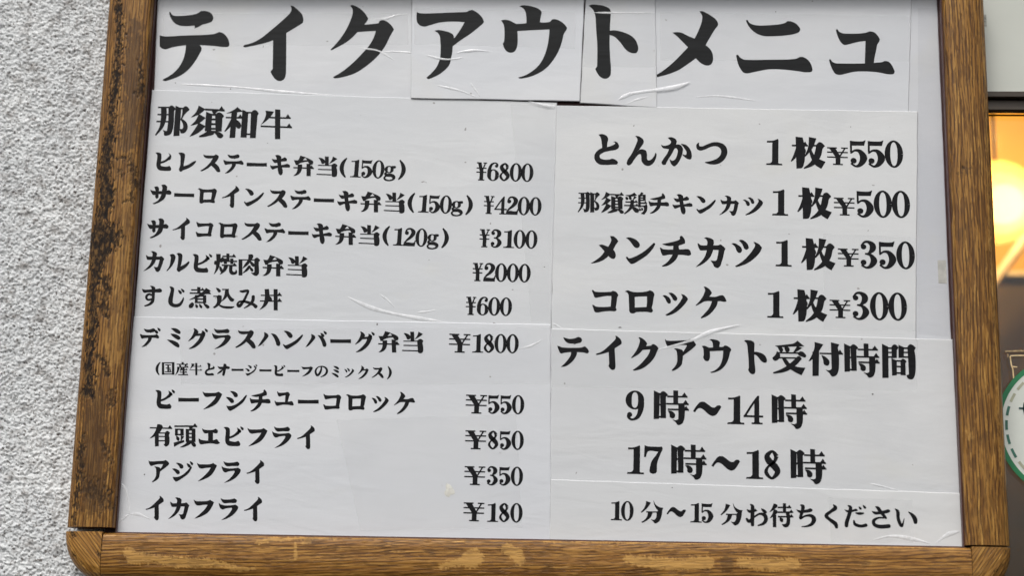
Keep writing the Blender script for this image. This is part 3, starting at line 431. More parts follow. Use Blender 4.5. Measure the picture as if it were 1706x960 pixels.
PRINT = [
 ('top_left', 'heading', '那須和牛', 26.2, 131.23, 35.5, 1.1, 30.87, 35.52),
 ('top_left', 'dish_name', 'ヒレステーキ弁当', 20.32, 174.9, 23.7, 0.63, 26.47, 23.7),
 ('top_left', 'portion', '(150g)', 202.95, 180.39, 11.8, 0.43, 36.49, 18.48),
 ('top_left', 'price', '¥6800', 341.89, 183.19, 11.42, 0.27, 23.97, 18.56),
 ('top_left', 'dish_name', 'サーロインステーキ弁当', 19.8, 209.06, 23.57, 0.75, 31.94, 23.58),
 ('top_left', 'portion', '(150g)', 272.67, 216.47, 11.5, 0.43, 37.04, 18.25),
 ('top_left', 'price', '¥4200', 350.05, 217.85, 11.56, 0.29, 24.94, 18.38),
 ('top_left', 'dish_name', 'サイコロステーキ弁当', 19.14, 244.32, 23.61, 0.66, 28.08, 23.62),
 ('top_left', 'portion', '(120g)', 248.75, 250.71, 11.7, 0.4, 33.83, 18.1),
 ('top_left', 'price', '¥3100', 346.57, 252.06, 11.56, 0.24, 20.95, 18.21),
 ('top_left', 'dish_name', 'カルビ焼肉弁当', 18.08, 278.64, 23.82, 0.69, 28.76, 23.83),
 ('top_left', 'price', '¥2000', 340.52, 286.47, 11.54, 0.18, 15.76, 18.16),
 ('top_left', 'dish_name', 'すじ煮込み丼', 18.45, 314.01, 23.66, 0.47, 19.78, 23.66),
 ('top_left', 'price', '¥600', 334.77, 320.56, 11.44, 0.18, 16.01, 17.99),
 ('bottom_left', 'dish_name', 'デミグラスハンバーグ弁当', 19.57, 355.64, 23.55, 0.21, 8.86, 23.55),
 ('bottom_left', 'price', '￥', 324.42, 358.13, 0.0, 0.0, 17.06, 18.4),
 ('bottom_left', 'price', '1800', 341.63, 357.94, 11.55, 0.03, 2.38, 18.39),
 ('bottom_left', 'note', '国産牛とオージービーフのミックス', 39.22, 386.47, 13.74, 0.11, 8.28, 13.74),
 ('bottom_left', 'note', '(', 29.33, 386.94, 0.0, 0.0, 15.91, 11.61),
 ('bottom_left', 'note', ')', 256.98, 388.33, 0.0, 0.0, 15.99, 11.5),
 ('bottom_left', 'dish_name', 'ビーフシチューコロッケ', 38.04, 417.02, 23.49, 0.08, 3.21, 23.49),
 ('bottom_left', 'price', '￥', 342.17, 417.8, 0.0, 0.0, 15.02, 18.08),
 ('bottom_left', 'price', '550', 359.21, 417.69, 11.81, 0.05, 4.13, 18.07),
 ('bottom_left', 'dish_name', '有頭エビフライ', 36.76, 452.46, 23.64, -0.02, -0.94, 23.64),
 ('bottom_left', 'price', '￥', 342.39, 452.38, 0.0, 0.0, 13.82, 17.9),
 ('bottom_left', 'price', '850', 359.29, 452.31, 11.87, -0.02, -2.03, 17.89),
 ('bottom_left', 'dish_name', 'アジフライ', 36.97, 487.0, 23.55, -0.1, -4.08, 23.55),
 ('bottom_left', 'price', '￥', 342.43, 486.73, 0.0, 0.0, 12.64, 17.72),
 ('bottom_left', 'price', '350', 359.54, 486.65, 11.72, 0.02, 1.82, 17.71),
 ('bottom_left', 'dish_name', 'イカフライ', 35.59, 522.6, 23.84, -0.13, -5.4, 23.84),
 ('bottom_left', 'price', '￥', 342.43, 521.15, 0.0, 0.0, 11.45, 17.54),
 ('bottom_left', 'price', '180', 359.75, 521.32, 11.72, 0.01, 0.59, 17.82),
 ('top_right', 'dish_name', 'とんかつ', 465.98, 159.73, 34.92, 0.92, 26.2, 34.94),
 ('top_right', 'quantity', '1', 630.98, 161.28, 0.0, 0.0, 24.11, 26.95),
 ('top_right', 'quantity', '枚', 665.7, 161.97, 0.0, 0.0, 24.11, 35.04),
 ('top_right', 'price', '￥', 694.1, 165.34, 0.0, 0.0, 24.02, 18.08),
 ('top_right', 'price', '550', 714.68, 162.63, 17.47, 0.12, 6.98, 27.25),
 ('top_right', 'dish_name', '那須鶏チキンカツ', 449.05, 214.2, 23.08, 0.46, 19.96, 23.09),
 ('top_right', 'quantity', '1', 635.94, 213.21, 0.0, 0.0, 22.3, 26.56),
 ('top_right', 'quantity', '枚', 670.87, 213.82, 0.0, 0.0, 22.31, 34.54),
 ('top_right', 'price', '￥', 699.4, 217.1, 0.0, 0.0, 22.21, 17.82),
 ('top_right', 'price', '500', 719.71, 214.21, 17.52, 0.12, 6.92, 26.86),
 ('top_right', 'dish_name', 'メンチカツ', 465.44, 263.26, 34.6, 0.52, 15.12, 34.61),
 ('top_right', 'quantity', '1', 638.38, 264.69, 0.0, 0.0, 20.51, 26.54),
 ('top_right', 'quantity', '枚', 673.34, 265.48, 0.0, 0.0, 20.51, 34.34),
 ('top_right', 'price', '￥', 701.95, 268.72, 0.0, 0.0, 20.41, 17.8),
 ('top_right', 'price', '350', 722.06, 265.6, 17.73, 0.18, 10.05, 27.07),
 ('top_right', 'dish_name', 'コロッケ', 466.08, 314.99, 34.26, 0.05, 1.57, 34.26),
 ('top_right', 'quantity', '1', 629.46, 316.03, 0.0, 0.0, 18.71, 26.46),
 ('top_right', 'quantity', '枚', 664.18, 316.92, 0.0, 0.0, 18.7, 34.15),
 ('top_right', 'price', '￥', 692.66, 320.07, 0.0, 0.0, 18.61, 17.79),
 ('top_right', 'price', '300', 712.92, 316.78, 17.67, 0.18, 9.95, 26.98),
 ('hours', 'heading', 'テイクアウト受付時間', 435.38, 365.45, 34.64, 0.63, 18.2, 34.65),
 ('hours', 'hours', '9', 495.29, 417.01, 0.0, 0.0, 15.12, 27.85),
 ('hours', 'hours', '時', 530.06, 418.52, 0.0, 0.0, 15.09, 34.76),
 ('hours', 'hours', '～', 564.22, 419.4, 0.0, 0.0, 15.08, 34.71),
 ('hours', 'hours', '1', 590.14, 419.93, 0.0, 0.0, 15.07, 27.45),
 ('hours', 'hours', '4', 607.94, 419.69, 0.0, 0.0, 15.09, 27.44),
 ('hours', 'hours', '時', 642.42, 420.85, 0.0, 0.0, 15.07, 34.61),
 ('hours', 'hours', '1', 494.64, 469.08, 0.0, 0.0, 13.32, 27.15),
 ('hours', 'hours', '7', 512.36, 469.04, 0.0, 0.0, 13.33, 27.13),
 ('hours', 'hours', '時', 546.59, 470.59, 0.0, 0.0, 13.29, 34.79),
 ('hours', 'hours', '～', 581.37, 471.39, 0.0, 0.0, 13.28, 34.74),
 ('hours', 'hours', '1', 607.18, 471.97, 0.0, 0.0, 13.27, 27.31),
 ('hours', 'hours', '8', 624.81, 472.11, 0.0, 0.0, 13.27, 27.3),
 ('hours', 'hours', '時', 659.39, 473.12, 0.0, 0.0, 13.25, 34.64),
 ('wait', 'waiting_time', '1', 477.1, 517.77, 0.0, 0.0, 11.62, 18.04),
 ('wait', 'waiting_time', '0', 488.2, 517.88, 0.0, 0.0, 11.62, 18.04),
 ('wait', 'waiting_time', '分', 511.41, 518.51, 0.0, 0.0, 11.61, 23.65),
 ('wait', 'waiting_time', '～', 534.4, 518.25, 0.0, 0.0, 11.63, 23.63),
 ('wait', 'waiting_time', '1', 552.01, 518.47, 0.0, 0.0, 11.63, 18.28),
 ('wait', 'waiting_time', '5', 563.34, 518.62, 0.0, 0.0, 11.62, 18.27),
 ('wait', 'request', '分お待ちください', 586.24, 519.54, 23.23, 0.08, 3.57, 23.23),
]
SHEETS = {
 'title_left':[(0.9, -18.1), (265.4, -18.0), (269.6, 107.1), (4.7, 99.7)],
 'patch_au':[(265.4, -18.0), (443.3, -18.0), (439.1, 109.7), (268.4, 107.1)],
 'patch_to':[(444.5, -18.0), (514.7, -18.0), (516.5, 115.7), (439.1, 110.9)],
 'title_right':[(514.1, -18.0), (774.1, -17.9), (765.7, 121.0), (515.9, 116.9)],
 'top_left':[(2.8, 98.4), (416.2, 110.4), (413.5, 340.0), (1.5, 336.6)],
 'bottom_left':[(1.4, 334.8), (413.4, 338.3), (416.0, 557.3), (-1.1, 556.1)],
 'top_right':[(415.6, 113.5), (774.6, 118.4), (764.5, 352.1), (413.6, 347.8)],
 'hours':[(413.5, 342.4), (799.4, 348.8), (799.9, 501.7), (415.1, 494.2)],
 'wait':[(415.0, 489.1), (800.1, 496.1), (800.4, 556.1), (415.4, 557.3)],
}
CREASES = [
 [(222.9, 21.0), (238.3, 20.7), (250.5, 16.8), (261.6, 15.5)],
 [(213.7, 52.6), (230.4, 54.5), (239.8, 59.0), (250.5, 66.1)],
 [(239.1, 56.5), (255.0, 56.4), (270.4, 57.7), (291.9, 60.2)],
 [(282.7, 60.9), (302.4, 65.4), (320.7, 63.4)],
 [(313.2, 58.2), (331.5, 55.6), (346.7, 56.9)],
 [(295.3, 93.6), (317.4, 98.6), (334.5, 105.6)],
 [(328.7, 90.9), (338.8, 105.6)],
 [(32.0, 91.9), (87.8, 94.9), (137.3, 99.9), (192.6, 103.5)],
 [(477.5, 107.6), (492.5, 100.6), (531.5, 94.7), (549.5, 88.3)],
 [(212.5, 312.8), (239.1, 324.5), (273.6, 332.0), (307.9, 337.0)],
 [(244.4, 310.0), (252.3, 315.4), (259.7, 323.1)],
 [(282.3, 327.7), (291.1, 327.0), (299.9, 325.1)],
 [(517.0, 362.6), (549.4, 352.8), (571.4, 343.1), (595.7, 336.9)],
 [(-0.8, 497.7), (6.9, 507.4), (11.4, 528.5)],
 [(11.4, 528.5), (21.3, 528.9), (32.1, 533.3)],
 [(11.4, 528.5), (5.9, 532.6), (2.1, 537.3)],
 [(718.4, 541.0), (735.7, 537.3), (759.5, 540.8), (770.4, 543.9)],
 [(776.0, 543.3), (786.3, 535.4), (798.6, 531.8)],
 [(716.6, 488.4), (730.5, 491.5), (742.7, 494.7)],
 [(381.2, 363.5), (394.5, 359.8), (406.1, 353.2)],
 [(414.6, 337.1), (420.5, 340.0), (426.3, 342.9), (440.9, 343.3)],
 [(452.7, 14.0), (483.1, 14.3), (513.5, 13.9)],
 [(486.6, 112.0), (495.5, 107.5), (507.5, 104.3)],
 [(555.4, 104.2), (579.3, 102.8), (615.1, 107.7)],
 [(387.2, 109.8), (405.4, 114.2), (414.4, 114.8)],
]
SPECKS = [('top_right', 480.4, 340.5, 1.6, 0.5), ('bottom_left', 243.2, 340.1, 0.6, 1.2), ('hours', 721.4, 403.2, 0.9, 0.7), ('patch_au', 326.3, 91.6, 0.8, 0.8), ('title_left', 26.4, 90.6, 0.5, 0.5), ('title_left', 83.6, 96.9, 0.8, 0.4), ('top_left', 124.9, 154.7, 0.4, 0.3), ('top_left', 406.1, 280.7, 0.6, 0.4), ('top_right', 708.1, 134.9, 0.4, 0.4), ('hours', 531.1, 494.6, 0.4, 0.5), ('bottom_left', 23.3, 490.4, 0.7, 0.5), ('title_right', 636.3, 12.6, 0.5, 0.6), ('wait', 530.6, 495.2, 0.5, 0.4), ('bottom_left', 366.4, 464.6, 0.4, 0.4)]
STRIPS = [('hours', [(414.1, 343.6), (765.8, 349.2), (764.0, 399.8), (414.9, 400.2)]), ('top_right', [(678.5, 244.5), (768.8, 248.1), (764.9, 341.5), (676.8, 340.7)]), ('bottom_left', [(48.9, 347.6), (412.3, 341.2), (413.1, 397.3), (52.5, 401.8)]), ('top_left', [(369.2, 112.5), (414.4, 113.6), (412.8, 337.1), (394.1, 336.1)]), ('title_right', [(519.6, 13.3), (771.1, 17.0), (768.2, 65.5), (519.5, 64.8)]), ('patch_to', [(443.6, 14.0), (514.1, 14.6), (515.3, 72.5), (442.3, 72.7)]), ('wait', [(677.0, 502.5), (755.3, 503.0), (755.0, 543.1), (678.8, 544.4)]), ('patch_au', [(268.8, 9.6), (434.4, 13.4), (433.6, 53.5), (270.1, 48.6)]), ('title_left', [(8.2, 15.0), (262.8, 14.8), (263.9, 48.6), (10.7, 51.1)]), ('bottom_left', [(207.2, 435.0), (381.2, 426.8), (389.0, 535.3), (234.9, 540.7)])]
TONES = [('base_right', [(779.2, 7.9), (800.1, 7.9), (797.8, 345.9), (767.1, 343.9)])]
GLARE = (318.5, 501.4)
M = {}
# ------------------------------------------------------------------ the wall and the doorway
def stucco_mat():
    k = NT("sprayed_stucco")
    n1 = k.noise(k.coord((22, 22, 22)), 1.0, 5, 0.6)
    n2 = k.noise(k.coord((240, 240, 240)), 1.0, 3, 0.6)
    n3 = k.noise(k.coord((75, 75, 75), (0, 0, 0), (3, 2, 1)), 1.0, 4, 0.65)
    c = k.ramp(n1, [(0.3, (0.65, 0.665, 0.67)), (0.7, (0.78, 0.79, 0.785))])
    c = k.mix(k.ramp(n3, [(0.52, 0.0), (0.70, 0.75)]), c, (0.27, 0.25, 0.235))
    c = k.mix(k.ramp(n2, [(0.58, 0.0), (0.68, 0.85)]), c, (0.13, 0.11, 0.095))
    pit = k.new("ShaderNodeAttribute", attribute_name="dirt_shade").outputs["Fac"]
    c = k.mix(pit, c, (0.13, 0.11, 0.10))  # pits darkened in colour, speckle and hollow shade together
    k.set(Base_Color=c, Roughness=0.9)
    k.b.inputs["Specular IOR Level"].default_value = 0.2
    k.bump(n2, 0.35, 0.0010)
    return k.m
M["stucco"] = stucco_mat()
WALL_W = 0.024

step = 0.00085
us = np.arange(-0.30, 0.012, step); vs_ = np.arange(-0.14, 0.74, step)
U, V = np.meshgrid(us, vs_)
sh = U.shape
n1 = band_noise(sh, step, 0.0046, 0.0100, 1)
n2 = band_noise(sh, step, 0.0028, 0.0050, 2)
n3 = band_noise(sh, step, 0.012, 0.035, 3)
ridge = np.abs(band_noise(sh, step, 0.0050, 0.0110, 4))
H = 0.76 * (0.00080 * np.tanh(1.3 * n1) + 0.00034 * n2 + 0.00045 * n3 - 0.00065 * np.exp(-(ridge * 3.0) ** 2))
pits = band_noise(sh, step, 0.0032, 0.0080, 5)
pm = np.clip((pits - 1.35) / 0.40, 0, 1)
H -= pm * 0.0009
edge = np.minimum.reduce([(U - us[0]) / 0.01, (us[-1] - U) / 0.01, (V - vs_[0]) / 0.01, (vs_[-1] - V) / 0.01])
edge = np.clip(edge, 0, 1)
wall = empty("stucco_wall", P(-0.4, 2.1, WALL_W), "rough white sprayed stucco wall left of the menu board", "wall")
grid_mesh("stucco_relief", U, WALL_W - H * edge, Z0 - V, M["stucco"], wall, {"dirt_shade": pm * np.clip(0.80 + 0.25 * n3, 0.3, 1.0)})
# plain remainder of the wall round the fine relief
def rect(name, u0, u1, v0, v1, w, mat, parent):
    return mesh_obj(name, [P(u0, v0, w), P(u1, v0, w), P(u1, v1, w), P(u0, v1, w)], [(0, 3, 2, 1)], mat, parent)
wv = []; wf = []
for (a, b, c, d) in ((-2.0, us[0], -0.9, 2.1), (us[0], us[-1], -0.9, vs_[0]), (us[0], us[-1], vs_[-1], 2.1), (us[-1], 0.80, -0.9, 2.1)):
    i = len(wv); wv += [P(a, c, WALL_W), P(b, c, WALL_W), P(b, d, WALL_W), P(a, d, WALL_W)]; wf.append((i, i + 3, i + 2, i + 1))
mesh_obj("wall_face", wv, wf, M["stucco"], wall)

# white fascia panel above the door
M["panel"] = plain("painted_panel", (0.60, 0.615, 0.555), 0.55, 0.3, var=0.05, scale=9)
pan = box("wall_panel", 0.802, 2.2, -0.9, 0.0885, 0.030, 0.07, M["panel"], None, 0.0008)
tag(pan, "pale greenish white panel above the glass door, right of the board", "wall panel")
M["residue"] = plain("old_tape_residue", (0.33, 0.33, 0.29), 0.6, var=0.5, scale=300)

# the glass door
M["bronze"] = plain("bronze_aluminium", (0.060, 0.047, 0.036), 0.38, 0.5, 0.3, 0.15, 40)
M["bronze_lit"] = plain("bronze_aluminium_lit", (0.105, 0.082, 0.062), 0.42, 0.5, 0.2, 0.15, 40)  # paler copy of the bronze, its lit tone put into the colour
door = empty("glass_door", P(1.2, 2.1, 0.04), "bronze framed glass door with warm light inside, right of the board", "door")
box("door_header", 0.802, 2.0, 0.0885, 0.0945, 0.026, 0.0455, M["bronze"], door, 0.0006)
box("door_stop", 0.802, 2.0, 0.0950, 0.1055, 0.034, 0.0455, M["bronze_lit"], door, 0.0006)
box("door_stile", 0.802, 0.826, 0.1060, 2.1, 0.034, 0.07, M["bronze"], door, 0.0008)
box("door_stile", 1.70, 1.76, 0.1060, 2.1, 0.034, 0.07, M["bronze"], door, 0.0008)
def glass_mat():
    k = NT("door_glass")
    tr = k.new("ShaderNodeBsdfTransparent"); tr.inputs[0].default_value = (0.93, 0.95, 0.93, 1)
    gl = k.new("ShaderNodeBsdfGlossy"); gl.inputs["Roughness"].default_value = 0.03
    fr = k.new("ShaderNodeFresnel"); fr.inputs["IOR"].default_value = 1.5
    mx = k.new("ShaderNodeMixShader")
    k.con(fr.outputs[0], mx.inputs[0]); k.con(tr.outputs[0], mx.inputs[1]); k.con(gl.outputs[0], mx.inputs[2])
    k.con(mx.outputs[0], k.out.inputs[0]); k.n.remove(k.b)
    return k.m
M["glass"] = glass_mat()
box("glass_pane", 0.8262, 1.6998, 0.1062, 2.1, 0.046, 0.052, M["glass"], door)
M["gold"] = plain("gold_lettering", (0.85, 0.62, 0.33), 0.3, 0.6, 0.6, 0.25, 300)
M["goldworn"] = plain("worn_gold_lettering", (0.42, 0.30, 0.15), 0.5, 0.6, 0.3, 0.6, 500)
# fragment of gold lettering on the pane: a squared letter, its strokes worn
gz = 0.0455
def strip(pts, wd, w):
    v = []; f = []
    for i, (a, b) in enumerate(zip(pts[:-1], pts[1:])):
        d = Vector((b[0] - a[0], b[1] - a[1])).normalized() * wd / 2; n = Vector((-d.y, d.x))
        j = len(v)
        for (p_, s1) in ((a, 1), (b, 1)):
            v += [P(p_[0] + n.x, p_[1] + n.y, w), P(p_[0] - n.x, p_[1] - n.y, w)]
        f.append((j, j + 1, j + 3, j + 2))
    return v, f
for (pp, wd, mt) in (([(0.8650, 0.3565), (0.8700, 0.3561), (0.8850, 0.3558)], 0.0011, "gold"),
                     ([(0.8648, 0.3568), (0.8655, 0.3650), (0.8668, 0.3700), (0.8672, 0.3790)], 0.0013, "gold"),
                     ([(0.8662, 0.3672), (0.8712, 0.3676)], 0.0012, "gold"),
                     ([(0.8885, 0.3560), (0.8882, 0.3790)], 0.0013, "gold"),
                     ([(0.8600, 0.3520), (0.8850, 0.3510)], 0.0016, "goldworn"),
                     ([(0.8625, 0.3545), (0.8628, 0.3580)], 0.0014, "goldworn")):
    v, f = strip(pp, wd, gz)
    mesh_obj("gold_stroke", v, f, M[mt], door)

# round sticker on the glass
M["st_white"] = plain("sticker_white", (0.74, 0.77, 0.70), 0.4, var=0.05, scale=30)
M["st_green"] = plain("sticker_green", (0.018, 0.20, 0.075), 0.4, var=0.2, scale=60)
M["st_dash"] = plain("sticker_stitch", (0.05, 0.17, 0.12), 0.5, var=0.25, scale=60)
M["st_dash2"] = plain("faded_stitch", (0.42, 0.42, 0.30), 0.5, var=0.25, scale=60)
M["st_ink"] = plain("sticker_ink", (0.010, 0.06, 0.06), 0.5, var=0.2, scale=60)
CU, CV, SR = 0.9185, 0.4270, 0.0705
def ring(r0, r1, a0, a1, w, n):
    v = []; f = []
    for i in range(n + 1):
        a = a0 + (a1 - a0) * i / n
        v += [P(CU + r0 * math.cos(a), CV + r0 * math.sin(a), w), P(CU + r1 * math.cos(a), CV + r1 * math.sin(a), w)]
        if i: f.append((2 * i - 2, 2 * i, 2 * i + 1, 2 * i - 1))
    return v, f
stk = empty("round_sticker", P(CU, CV, 0.0452), "round white sticker with green rim and dashed stitching on the glass", "sticker")
v, f = ring(0.0, SR - 0.0004, 0, 2 * math.pi, 0.0452, 96); mesh_obj("sticker_face", v, f, M["st_white"], stk)
v, f = ring(SR - 0.0048, SR, 0, 2 * math.pi, 0.0449, 128); mesh_obj("green_rim", v, f, M["st_green"], stk)
for i in range(27):
    a = 2 * math.pi * (i + 0.30) / 27
    rr = SR - 0.0098
    v, f = ring(rr - 0.0013, rr + 0.0013, a, a + 2 * math.pi / 27 * 0.66, 0.0449, 4)
    mesh_obj("stitch", v, f, M["st_dash"] if i not in (10, 15, 16) else M["st_dash2"], stk)
for pp in ([(0.8705, 0.4085), (0.8786, 0.4089), (0.8889, 0.4056)], [(0.8763, 0.4029), (0.8751, 0.4091), (0.8765, 0.4166), (0.8803, 0.4194), (0.8901, 0.4185)], [(0.8834, 0.4023), (0.8843, 0.4085), (0.8826, 0.4135)]):
    v, f = strip(pp, 0.0018, 0.0448); mesh_obj("sticker_letter", v, f, M["st_ink"], stk)

# the lit room behind the glass
M["room_up"] = plain("warm_plaster", (0.66, 0.385, 0.075), 0.8, 0.2, var=0.10, scale=8)
M["room_low"] = plain("brown_panelling", (0.10, 0.060, 0.017), 0.45, 0.4, var=0.35, scale=9)
M["room_rail"] = plain("pale_rail_wood", (0.70, 0.58, 0.40), 0.4, 0.4, var=0.2, scale=20)
room = empty("room_interior", P(1.3, 2.1, 1.2), "warm lit room with brown panelling behind the glass door", "room")
BW_ = 1.20
box("back_wall", 0.62, 2.2, -0.55, 0.0, BW_, BW_ + 0.03, M["room_up"], room)
box("wall_panelling", 0.62, 2.2, 0.0, 2.1, BW_, BW_ + 0.03, M["room_low"], room)
box("side_wall", 0.62, 0.66, -0.55, 2.1, 0.08, BW_ + 0.03, M["room_low"], room)
box("side_wall", 2.2, 2.25, -0.55, 2.1, 0.08, BW_ + 0.03, M["room_low"], room)
box("room_ceiling", 0.62, 2.25, -0.58, -0.55, 0.08, BW_ + 0.03, M["room_up"], room)
box("picture_rail", 0.66, 2.2, 0.004, 0.012, BW_ - 0.02, BW_, M["room_rail"], room, 0.001)
for k_ in range(6):
    box("panel_batten", 0.98 + k_ * 0.14, 1.00 + k_ * 0.14, 0.013, 2.1, BW_ - 0.012, BW_, M["room_low"], room, 0.001)
hr = [P(1.122, 0.054, 1.10), P(1.26, -0.137, 1.10)]
def tube(name, a, b, r, mat, parent, seg=14):
    d = (b - a).normalized(); x = d.orthogonal().normalized(); y = d.cross(x)
    v = []; f = []
    for q in (a, b):
        for i in range(seg):
            t = 2 * math.pi * i / seg; v.append(q + x * r * math.cos(t) + y * r * math.sin(t))
    for i in range(seg): f.append((i, (i + 1) % seg, seg + (i + 1) % seg, seg + i))
    f.append(tuple(range(seg))[::-1]); f.append(tuple(range(seg, 2 * seg)))
    return mesh_obj(name, v, f, mat, parent, False)
rail = tube("light_streak_bar", hr[0], hr[1], 0.0085, M["room_rail"], None)  # bar shaped to stand for a slanting light streak in the glass
tag(rail, "pale slanting wooden rail seen through the glass below the lamp", "rail")  # not a rail: added bar standing in for a slanting light streak

# pendant lamp
def amber():
    k = NT("amber_lamp_glass")
    tr = k.new("ShaderNodeBsdfTransparent"); tr.inputs[0].default_value = (1.0, 0.70, 0.28, 1)
    tl = k.new("ShaderNodeBsdfTranslucent"); tl.inputs[0].default_value = (1.0, 0.60, 0.20, 1)
    df = k.new("ShaderNodeBsdfDiffuse"); df.inputs[0].default_value = (0.80, 0.50, 0.18, 1)
    m1 = k.new("ShaderNodeMixShader"); m1.inputs[0].default_value = 0.6
    m2 = k.new("ShaderNodeMixShader"); m2.inputs[0].default_value = 0.35
    k.con(df.outputs[0], m1.inputs[1]); k.con(tl.outputs[0], m1.inputs[2])
    k.con(m1.outputs[0], m2.inputs[1]); k.con(tr.outputs[0], m2.inputs[2]); k.con(m2.outputs[0], k.out.inputs[0])
    k.n.remove(k.b)
    return k.m
M["amber"] = amber()
M["bulb"] = emit_mat("lit_bulb", (1.0, 0.90, 0.70), 16.0)
def glow_shell():
    k = NT("glow_shell_glass")
    tr = k.new("ShaderNodeBsdfTransparent"); tr.inputs[0].default_value = (1.0, 0.95, 0.85, 1)
    tl = k.new("ShaderNodeBsdfTranslucent"); tl.inputs[0].default_value = (1.0, 0.93, 0.75, 1)
    mx = k.new("ShaderNodeMixShader"); mx.inputs[0].default_value = 0.45
    k.con(tl.outputs[0], mx.inputs[1]); k.con(tr.outputs[0], mx.inputs[2]); k.con(mx.outputs[0], k.out.inputs[0])
    k.n.remove(k.b)
    return k.m
M["added_glow"] = glow_shell()
def sphere(name, c, r, mat, parent, seg=32, cut=None):
    bm = bmesh.new(); bmesh.ops.create_uvsphere(bm, u_segments=seg, v_segments=seg // 2, radius=r)
    me = bpy.data.meshes.new(name); bm.to_mesh(me); bm.free(); me.materials.append(mat)
    me.polygons.foreach_set("use_smooth", [True] * len(me.polygons))
    o = bpy.data.objects.new(name, me); o.location = c; link(o, parent)
    if parent is not None: o.matrix_parent_inverse = parent.matrix_world.inverted()
    return o
LC = P(1.087, -0.040, 0.90)
lamp = empty("pendant_lamp", LC, "lit amber globe lamp hanging inside the room behind the glass", "lamp")
sphere("lamp_shade", LC, 0.066, M["amber"], lamp)
sphere("added_glow_globe", LC + Vector((0.004, -0.006, -0.003)), 0.048, M["added_glow"], lamp)  # shell added to grade the glow between bulb and shade
sphere("bulb", LC + Vector((0.008, -0.012, -0.006)), 0.031, M["bulb"], lamp)
tube("lamp_cord", LC + Vector((0, 0, 0.064)), LC + Vector((0, 0, 0.50)), 0.003, M["bronze"], lamp, 8)
li = bpy.data.lights.new("bulb_light", 'POINT'); li.energy = 7.0; li.color = (1.0, 0.68, 0.32); li.shadow_soft_size = 0.03
lo = bpy.data.objects.new("bulb_light", li); link(lo, lamp); lo.matrix_parent_inverse = lamp.matrix_world.inverted()
lo.location = LC + Vector((0.0, 0.05, 0.12))

# ------------------------------------------------------------------ the board frame
H_IN = 0.5475; W_IN = 0.801
board = empty("menu_board", P(W_IN / 2, H_IN, 0.0), "framed wooden takeout menu board with worn rounded oak frame on the wall", "sign board")
M["backing"] = plain("maroon_backing", (0.055, 0.022, 0.020), 0.6, 0.3, var=0.2, scale=70)
M["liner"] = plain("maroon_liner", (0.080, 0.030, 0.024), 0.35, 0.5, var=0.25, scale=120)
box("backing_board", -0.012, W_IN + 0.012, -0.015, H_IN + 0.012, 0.0050, 0.018, M["backing"], board)

# photo measurements of the worn places on the rails, given in board millimetres
def seg_dist(U, V, a, b):
    ax, ay = a; bx, by = b
    dx, dy = bx - ax, by - ay
    t = np.clip(((U - ax) * dx + (V - ay) * dy) / (dx * dx + dy * dy + 1e-9), 0, 1)
    return np.hypot(U - ax - t * dx, V - ay - t * dy), t
def wear_path(U, V, path, nz, amt=1.0):
    """path: (u, v, radius) in mm -> mask with a ragged edge"""
    out = np.zeros_like(U)
    for a, b in zip(path[:-1], path[1:]):
        d, t = seg_dist(U, V, a[:2], b[:2])
        r = a[2] + (b[2] - a[2]) * t
        out = np.maximum(out, np.clip((r + nz - d) / 0.35, 0, 1))
    return out * amt

def prof(t, Wd):
    """height of the rail above the paper plane at distance t (m) from its inner edge, rail width Wd"""
    xs = np.array([0, 0.0012, 0.003, 0.008, Wd * 0.5, Wd - 0.013, Wd - 0.007, Wd - 0.003, Wd - 0.0008, Wd])
    hs_ = np.array([0.0095, 0.0118, 0.0130, 0.0142, 0.0150, 0.0140, 0.0116, 0.0078, 0.0030, -0.004])
    return np.interp(t, xs, hs_)

